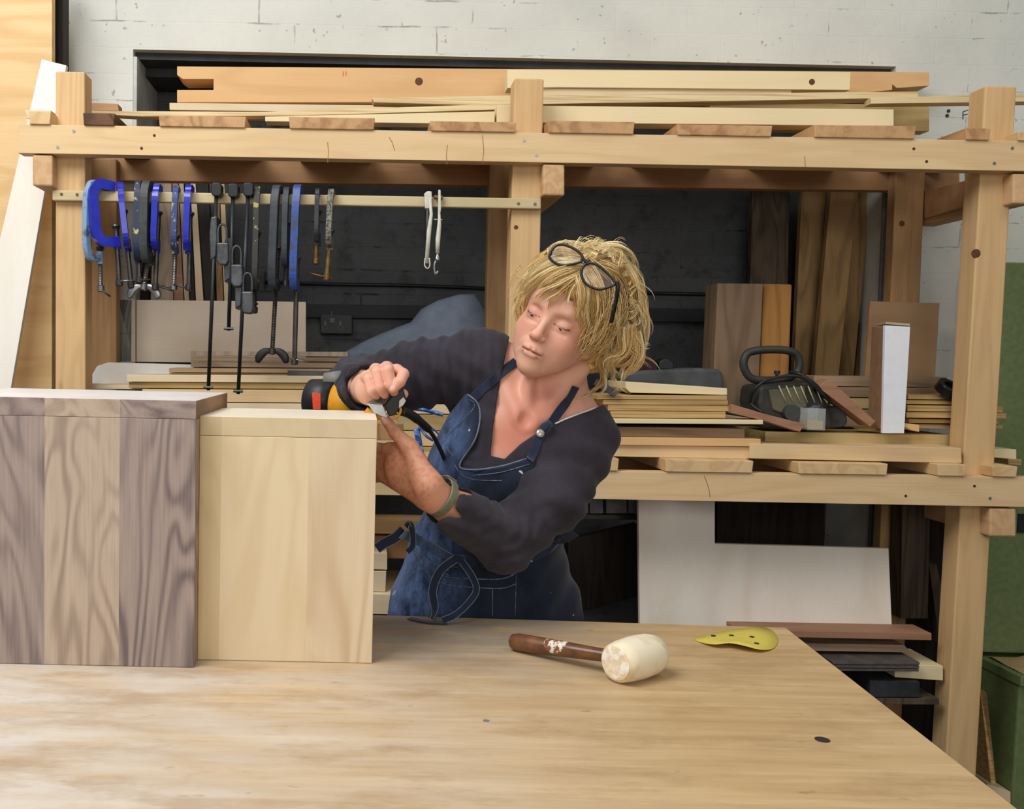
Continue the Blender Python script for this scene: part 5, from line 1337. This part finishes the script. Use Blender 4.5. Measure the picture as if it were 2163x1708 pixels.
# ------------------------------------------------------------------ power tool in her hands
pt = empty('power_tool', at(760, 900, 1.76), 'black and yellow power tool gripped over the back corner of the maple box', 'power tool')
yel = plain((226, 160, 40), .45, name='tool_yellow', c2=(206, 140, 34)); mg = plain((150, 148, 142), .38, .6, name='cast_metal', c2=(120, 118, 112), sc=50)
a0, a1 = at(652, 842, 1.885), at(716, 850, 1.86); dd = (a1-a0)
MB().lathe(a0, dd, [(0, .0), (0, .034), (.004, .040), (.030, .043), (.058, .043)], 32).mk('motor_housing', black, pt, smooth=True)
MB().tube([at(688, 806, 1.87), at(730, 800, 1.86)], .018, 14).mk('dust_spout', plain((120, 120, 112), .6, name='spout'), pt, smooth=True)
MB().prism([at(659, 829, 1.824), at(677, 830, 1.822), at(677, 864, 1.824), at(661, 864, 1.826)], (0, .014, 0)).mk('warning_sticker', plain((240, 84, 48), .5, name='sticker', c2=(214, 70, 44), sc=200), pt)
MB().lathe(a0+dd.normalized()*.058, dd, [(0, .036), (.002, .0405), (.045, .039), (.075, .030), (.10, .022)], 32).mk('gear_housing', yel, pt, smooth=True)
MB().prism([at(*p, 1.655) for p in ((775, 851), (808, 854), (819, 882), (806, 879), (790, 872))], (0, .006, 0)).mk('fence_plate', plain((196, 196, 190), .35, .4, name='plate'), pt, bevel=.0008)
MB().prism([at(775, 850, 1.655), at(809, 854, 1.650), at(838, 821, 1.675), at(818, 822, 1.69), at(800, 836, 1.69)], (0, .006, -.001)).mk('fence_bracket', mg, pt, bevel=.0008)
MB().prism([at(*p, 1.668) for p in ((811, 856), (839, 822), (850, 816), (858, 842), (846, 858), (836, 876), (822, 880))], (0, .022, 0)).mk('guide_block', black, pt, bevel=.002)
MB().prism([at(*p, 1.660) for p in ((843, 846), (852, 838), (858, 846), (852, 856), (842, 862))], (0, .006, 0)).mk('fence_tip', plain((196, 196, 190), .35, .4, name='plate'), pt, bevel=.0008)
MB().tube(cat([at(*p, 1.675) for p in ((772, 866), (784, 874), (800, 878), (806, 880))], 5), .0042, 10, flat=(1, 1.6)).mk('guard', yel, pt, smooth=True)
MB().tube(cat([at(*p, 1.672) for p in ((838, 862), (844, 858), (846, 868), (840, 878), (828, 885))], 6), .0026, 8).mk('guard_ring', yel, pt, smooth=True)
MB().tube(cat([at(848, 868, 1.70), at(865, 874, 1.72), at(885, 888, 1.75), at(905, 906, 1.78)], 6), [.0085]*12+[.0075]*7, 14).mk('cable_sleeve', black, pt, smooth=True)
MB().tube(cat([at(903, 904, 1.78), at(918, 925, 1.81), at(935, 960, 1.83), at(950, 1000, 1.86)], 6), .0042, 10).mk('power_cable', black, pt, smooth=True)
MB().tube(cat([at(838, 876, 1.68), at(842, 890, 1.69), at(852, 892, 1.70), at(860, 885, 1.71)], 5), .0012, 6).mk('clear_tag', plain((210, 214, 216), .2, name='tagp'), pt, smooth=True)
# ------------------------------------------------------------------ clamps hanging on the batten
blue = plain((42, 52, 186), .28, name='blue_enamel', c2=(30, 38, 150), sc=20, coat=.4)
blue2 = plain((52, 78, 150), .4, name='worn_blue', c2=(62, 70, 90), sc=60, thr=(.5, .6))
faded = plain((132, 158, 188), .5, name='faded_blue', c2=(86, 96, 104), sc=34, thr=(.5, .62))
navy = plain((38, 48, 74), .45, name='navy_spotted', c2=(186, 172, 132), sc=46, thr=(.6, .63))
worn = plain((52, 70, 120), .45, name='blue_chipped', c2=(170, 160, 128), sc=50, thr=(.54, .58))
grn_ = plain((66, 72, 70), .5, name='grey_green', c2=(44, 46, 44), sc=30)
dgr = plain((60, 66, 74), .5, name='slate_grey', c2=(38, 40, 44), sc=24)
yspot = plain((54, 52, 46), .55, name='dark_yellow_spots', c2=(170, 156, 92), sc=44, thr=(.58, .63))
speck = plain((132, 130, 116), .6, name='speckled_grey', c2=(74, 72, 62), sc=160, thr=(.45, .55))
brass = plain((138, 106, 62), .45, .6, name='brown_steel', c2=(90, 68, 44), sc=60)
GC = 'G-clamps hanging on the batten'
def gclamp(label, ut, vt, ub, vb, wpx, phi, th, fm, se, sm=dsteel, thread=True, handle='bar', hb=None, hm=None, pad=.45, sr=.0068, rd=.0095):
    Y0 = 2.552
    Tp, Bt = at(ut, vt, Y0), at(ub, vb, Y0); D = Bt-Tp; Lh = D.length
    a = Vector((math.cos(math.radians(phi)), math.sin(math.radians(phi)), 0)); b = Vector((-a.y, a.x, 0))
    root = empty('g_clamp', Bt+Vector((0, 0, -.02)), label, 'clamp', GC)
    X = lambda s, t: Tp+D*t+a*s
    k = min(.03/Lh, .16)
    sqv = True
    pts = cat([X(th+.004, .0125/Lh), X(th*.72, .0105/Lh), X(th*.35, .0095/Lh), X(.008, .018/Lh+.02), X(0, .22), X(-.001, .5), X(0, .80), X(.010, .93), X(th*.4, .965), X(th*.8, .955), X(th+.004, .95)], 4)
    n = len(pts); hw = wpx/785/2
    MB().tube(pts, [hw*1.38]*n, 4, flat=(rd/hw, 1.), up=b, rot=PI/4).mk('frame', fm, root, bevel=.0022)
    MB().lathe(X(th, .93), D, [(-.012, .0085), (.022, .0095)], 14).mk('screw_boss', fm, root)
    S0 = X(th, pad); S1 = at(se[0], se[1], X(th, 1).y)
    L_ = (S1-S0).length; d_ = (S1-S0).normalized()
    if thread:
        m = int(L_/.0022); prof = [(i*.0022, sr*(1.0 if i % 2 else .80)) for i in range(m)]
        MB().lathe(S0, d_, prof, 10).mk('screw', sm, root)
    else: MB().lathe(S0, d_, [(0, sr), (L_, sr)], 12).mk('screw', sm, root, smooth=False)
    MB().lathe(S0, d_, [(-.008, .010), (-.003, .012), (.004, .0075), (.010, sr)], 14).mk('swivel_pad', dsteel, root)
    MB().lathe(S1, d_, [(-.010, sr), (-.008, sr*1.45), (.006, sr*1.45), (.009, sr*.9)], 14).mk('screw_end', sm, root)
    if handle == 'bar' and hb:
        p0, p1 = at(hb[0], hb[1], S1.y-.006), at(hb[2], hb[3], S1.y-.006)
        MB().tube([p0, p1], .0026, 8).mk('tommy_bar', hm or dsteel, root, smooth=True)
    if handle == 'wing':
        for s in (-1, 1):
            c0 = S1+Vector((s*.004, 0, .002)); 
            P = cat([c0, c0+Vector((s*.016, 0, -.003)), c0+Vector((s*.030, 0, -.016)), c0+Vector((s*.036, 0, -.034))], 4)
            MB().tube(P, [.006, .0075, .0085, .0095, .0105, .0115, .012, .012, .012, .0115, .010, .008, .004], 10, flat=(1, .4), up=(0, 1, 0)).mk('wing', hm or dsteel, root, smooth=True)
    return root
gclamp('faded pale-blue G-clamp, leftmost on the batten, against the left post', 185, 377, 182, 548, 13, 62, .052, faded, (213, 610), steel, hb=(212, 610, 233, 626), pad=.85)
gclamp('bright blue G-clamp turned sideways, showing its whole C shape', 192, 379, 204, 514, 20, 36, .058, blue, (252, 598), dsteel, False, hb=(250, 594, 280, 592), hm=steel, pad=.72, rd=.013)
gclamp('bright blue G-clamp tilted edge-on, second bright blue one from the left', 252, 381, 268, 520, 12, 100, .05, blue, (277, 602), dsteel, False, hb=None)
gclamp('dark navy G-clamp with cream paint spots, left of the dark one with wings', 290, 379, 288, 546, 12, 98, .05, navy, (294, 592), dsteel, False, hb=(270, 594, 318, 590))
gclamp('dark grey-green G-clamp with a bright wing nut', 306, 379, 304, 551, 17, 84, .05, grn_, (304, 606), steel, True, 'wing', hm=steel, pad=.8)
gclamp('bright blue G-clamp just right of the wing-nut clamp', 330, 386, 324, 522, 13, 90, .045, blue, (328, 606), dsteel, False, hb=(334, 604, 366, 614))
gclamp('chipped worn blue G-clamp with a silver threaded screw', 371, 389, 366, 524, 12, 94, .05, worn, (367, 607), steel, hb=(340, 604, 369, 608), pad=.8)
gclamp('bright blue G-clamp nearest the bar clamps', 398, 387, 392, 525, 13, 90, .045, blue, (399, 607), dsteel, False, hb=(366, 600, 400, 610))
gclamp('dark G-clamp with yellow paint spots, just right of the bar clamps', 543, 391, 537, 610, 12, 92, .05, yspot, (537, 655), dsteel, hb=(532, 640, 545, 642))
gclamp('large slate-grey G-clamp with a long threaded screw and black wings', 582, 387, 573, 610, 18, 82, .06, dgr, (575, 742), dsteel, True, 'wing', hm=black, pad=.6)
gclamp('slim slate-grey G-clamp beside the large blue one', 604, 392, 600, 560, 12, 86, .05, dgr, (603, 598), dsteel, False)
gclamp('large medium-blue G-clamp with a long plain steel screw', 627, 387, 618, 612, 16, 84, .05, blue2, (622, 764), dsteel, False, hb=(610, 756, 652, 765), hm=steel, pad=.7)
gclamp('thin dark G-clamp, second from the right of the long row', 670, 396, 668, 505, 9, 88, .04, dgr, (667, 552), brass, False)
gclamp('speckled grey G-clamp with a brown screw and crossbar, rightmost of the long row', 699, 396, 693, 515, 12, 86, .045, speck, (690, 586), brass, False, hb=(648, 575, 704, 589), hm=brass, pad=.75)
BG = 'bar clamps hanging on the batten'
cst = plain((92, 94, 96), .42, .6, name='cast_slide', c2=(62, 62, 64), sc=40)
def barclamp(label, u, vt, ub, vb, sy, su):
    Yb = 2.552
    root = empty('bar_clamp', at(ub, vb, Yb), label, 'clamp', BG)
    hm_ = MB().prism([at(*p, Yb-.012) for p in ((u-11, vt+3), (u-6, vt-1), (u+7, vt-1), (u+11, vt+4), (u+11, vt+24), (u+6, vt+28), (u-6, vt+28), (u-11, vt+23))], (0, .038, 0))
    hm_.prism([at(*p, Yb+.024) for p in ((u-10, vt+1), (u+10, vt+1), (u+10, vt+15), (u-10, vt+15))], (0, .05, 0)).mk('fixed_head', black, root, bevel=.003)
    p0, p1 = at(u, vt+26, Yb), at(ub, vb, Yb)
    MB().tube([p0, p1], .0052, 8, flat=(1, .7)).mk('bar', plain((58, 60, 62), .45, .6, name='bar_steel'), root, smooth=True)
    d = (p1-p0)
    pin = p0+d*.985
    MB().tube([pin+Vector((-.013, -.002, 0)), pin+Vector((.013, -.002, 0))], .004, 8).mk('stop_pin', dsteel, root)
    # sliding jaw: loop, grip block and cast jaw
    k = sy
    lp_ = cat([at(su-9, k+42, Yb-.016), at(su-9, k+14, Yb-.016), at(su-4, k+3, Yb-.016), at(su+4, k+3, Yb-.016), at(su+9, k+14, Yb-.016), at(su+9, k+42, Yb-.016)], 5)
    MB().tube(lp_, .0032, 8).mk('trigger_loop', steel if 0 else cst, root, smooth=True)
    MB().prism([at(*p, Yb-.022) for p in ((su-13, k+40), (su+12, k+40), (su+13, k+78), (su+8, k+88), (su-8, k+87), (su-13, k+78))], (0, .034, 0)).mk('grip_block', cst, root, bevel=.004)
    MB().prism([at(*p, Yb-.005) for p in ((su-25, k-14), (su-12, k-16), (su-11, k+30), (su-14, k+70), (su-26, k+78), (su-28, k+20))], (0, .075, 0)).mk('sliding_jaw', cst, root, bevel=.003)
    return root
barclamp('long bar clamp hanging lowest, leftmost of the three black-headed ones', 457, 386, 440, 824, 472, 470)
barclamp('shorter bar clamp in the middle of the three black-headed ones', 492, 388, 483, 698, 518, 500)
barclamp('long bar clamp rightmost of the three, its slide hanging lowest', 524, 386, 503, 832, 575, 523)
# small pale clamps at the right of the batten
crm = plain((222, 218, 204), .4, name='cream_enamel', c2=(190, 184, 166), sc=50)
s1 = empty('locking_clamp', at(905, 567, 2.56), 'cream locking clamp, left one of the two small pale clamps', 'clamp', 'small pale clamps')
MB().prism([at(*p, 2.565) for p in ((896, 408), (904, 403), (912, 404), (913, 440), (898, 440))], (0, .012, 0)).mk('jaw', crm, s1, bevel=.002)
MB().prism([at(*p, 2.560) for p in ((900, 440), (905, 440), (907, 500), (900, 500))], (0, .06, 0)).mk('back_arm', dsteel, s1, bevel=.001)
MB().tube([at(908, 420, 2.556), at(911, 452, 2.556), at(906, 490, 2.555), at(901, 556, 2.555)], [.004, .0045, .0062, .0056], 10, flat=(1, .7)).mk('handle', crm, s1, smooth=True)
MB().tube(cat([at(898, 545, 2.553), at(897, 560, 2.553), at(903, 567, 2.553), at(908, 560, 2.553), at(907, 545, 2.553)], 4), .0018, 6).mk('end_loop', crm, s1, smooth=True)
s2 = empty('locking_clamp', at(922, 580, 2.56), 'grey and cream locking clamp with a round screw end, right of the pair', 'clamp', 'small pale clamps')
MB().prism([at(*p, 2.560) for p in ((926, 400), (931, 401), (932, 440), (929, 458), (925, 458))], (0, .012, 0)).mk('jaw', crm, s2, bevel=.002)
MB().prism([at(*p, 2.566) for p in ((917, 411), (936, 413), (936, 420), (917, 418))], (0, .04, 0)).mk('cross_pin', brass, s2, bevel=.002)
MB().tube([at(928, 452, 2.556), at(928, 475, 2.556), at(925, 505, 2.555), at(924, 535, 2.555)], [.003, .0055, .0066, .005], 10, flat=(1, .7)).mk('handle', crm, s2, smooth=True)
MB().tube([at(917, 463, 2.555), at(934, 464, 2.555)], .002, 6).mk('rivet', steel, s2)
MB().lathe(at(924, 546, 2.555), (0, 0, -1), [(-.012, .003), (0, .007), (.004, .007), (.008, .003)], 14).mk('adjusting_screw', steel, s2)
MB().tube(cat([at(921, 550, 2.556), at(917, 562, 2.556), at(920, 580, 2.556), at(925, 572, 2.556)], 4), .0034, 8).mk('release_lever', steel, s2, smooth=True)
# ------------------------------------------------------------------ light
def area(name, loc, target, sx, sy, power, col):
    l = bpy.data.lights.new(name, 'AREA'); l.shape = 'RECTANGLE'; l.size = sx; l.size_y = sy; l.energy = power; l.color = col
    o = bpy.data.objects.new(name, l); COL.objects.link(o); o.location = loc
    o.rotation_euler = (Vector(target)-Vector(loc)).to_track_quat('-Z', 'Y').to_euler(); return o
area('skylight', (-1.4, .7, 3.5), (-.5, 1.8, .9), 1.8, 1.8, 95, (.97, .985, 1))
area('window_light', (.5, -2.4, 2.1), (.4, 2.2, 1.2), 3.0, 1.6, 52, (1, .975, .94))
area('rooflight', (1.7, 1.2, 3.6), (1.5, 3.0, 1.6), 1.4, 1.4, 16, (1, .97, .92))
wd_ = bpy.data.worlds.new('world'); scene.world = wd_; wd_.use_nodes = True
wd_.node_tree.nodes['Background'].inputs[0].default_value = (.92, .96, 1, 1)
wd_.node_tree.nodes['Background'].inputs[1].default_value = .22
vs = scene.view_settings; vs.view_transform = 'Standard'; vs.look = 'None'; vs.gamma = 1; vs.use_curve_mapping = False; vs.exposure = .0
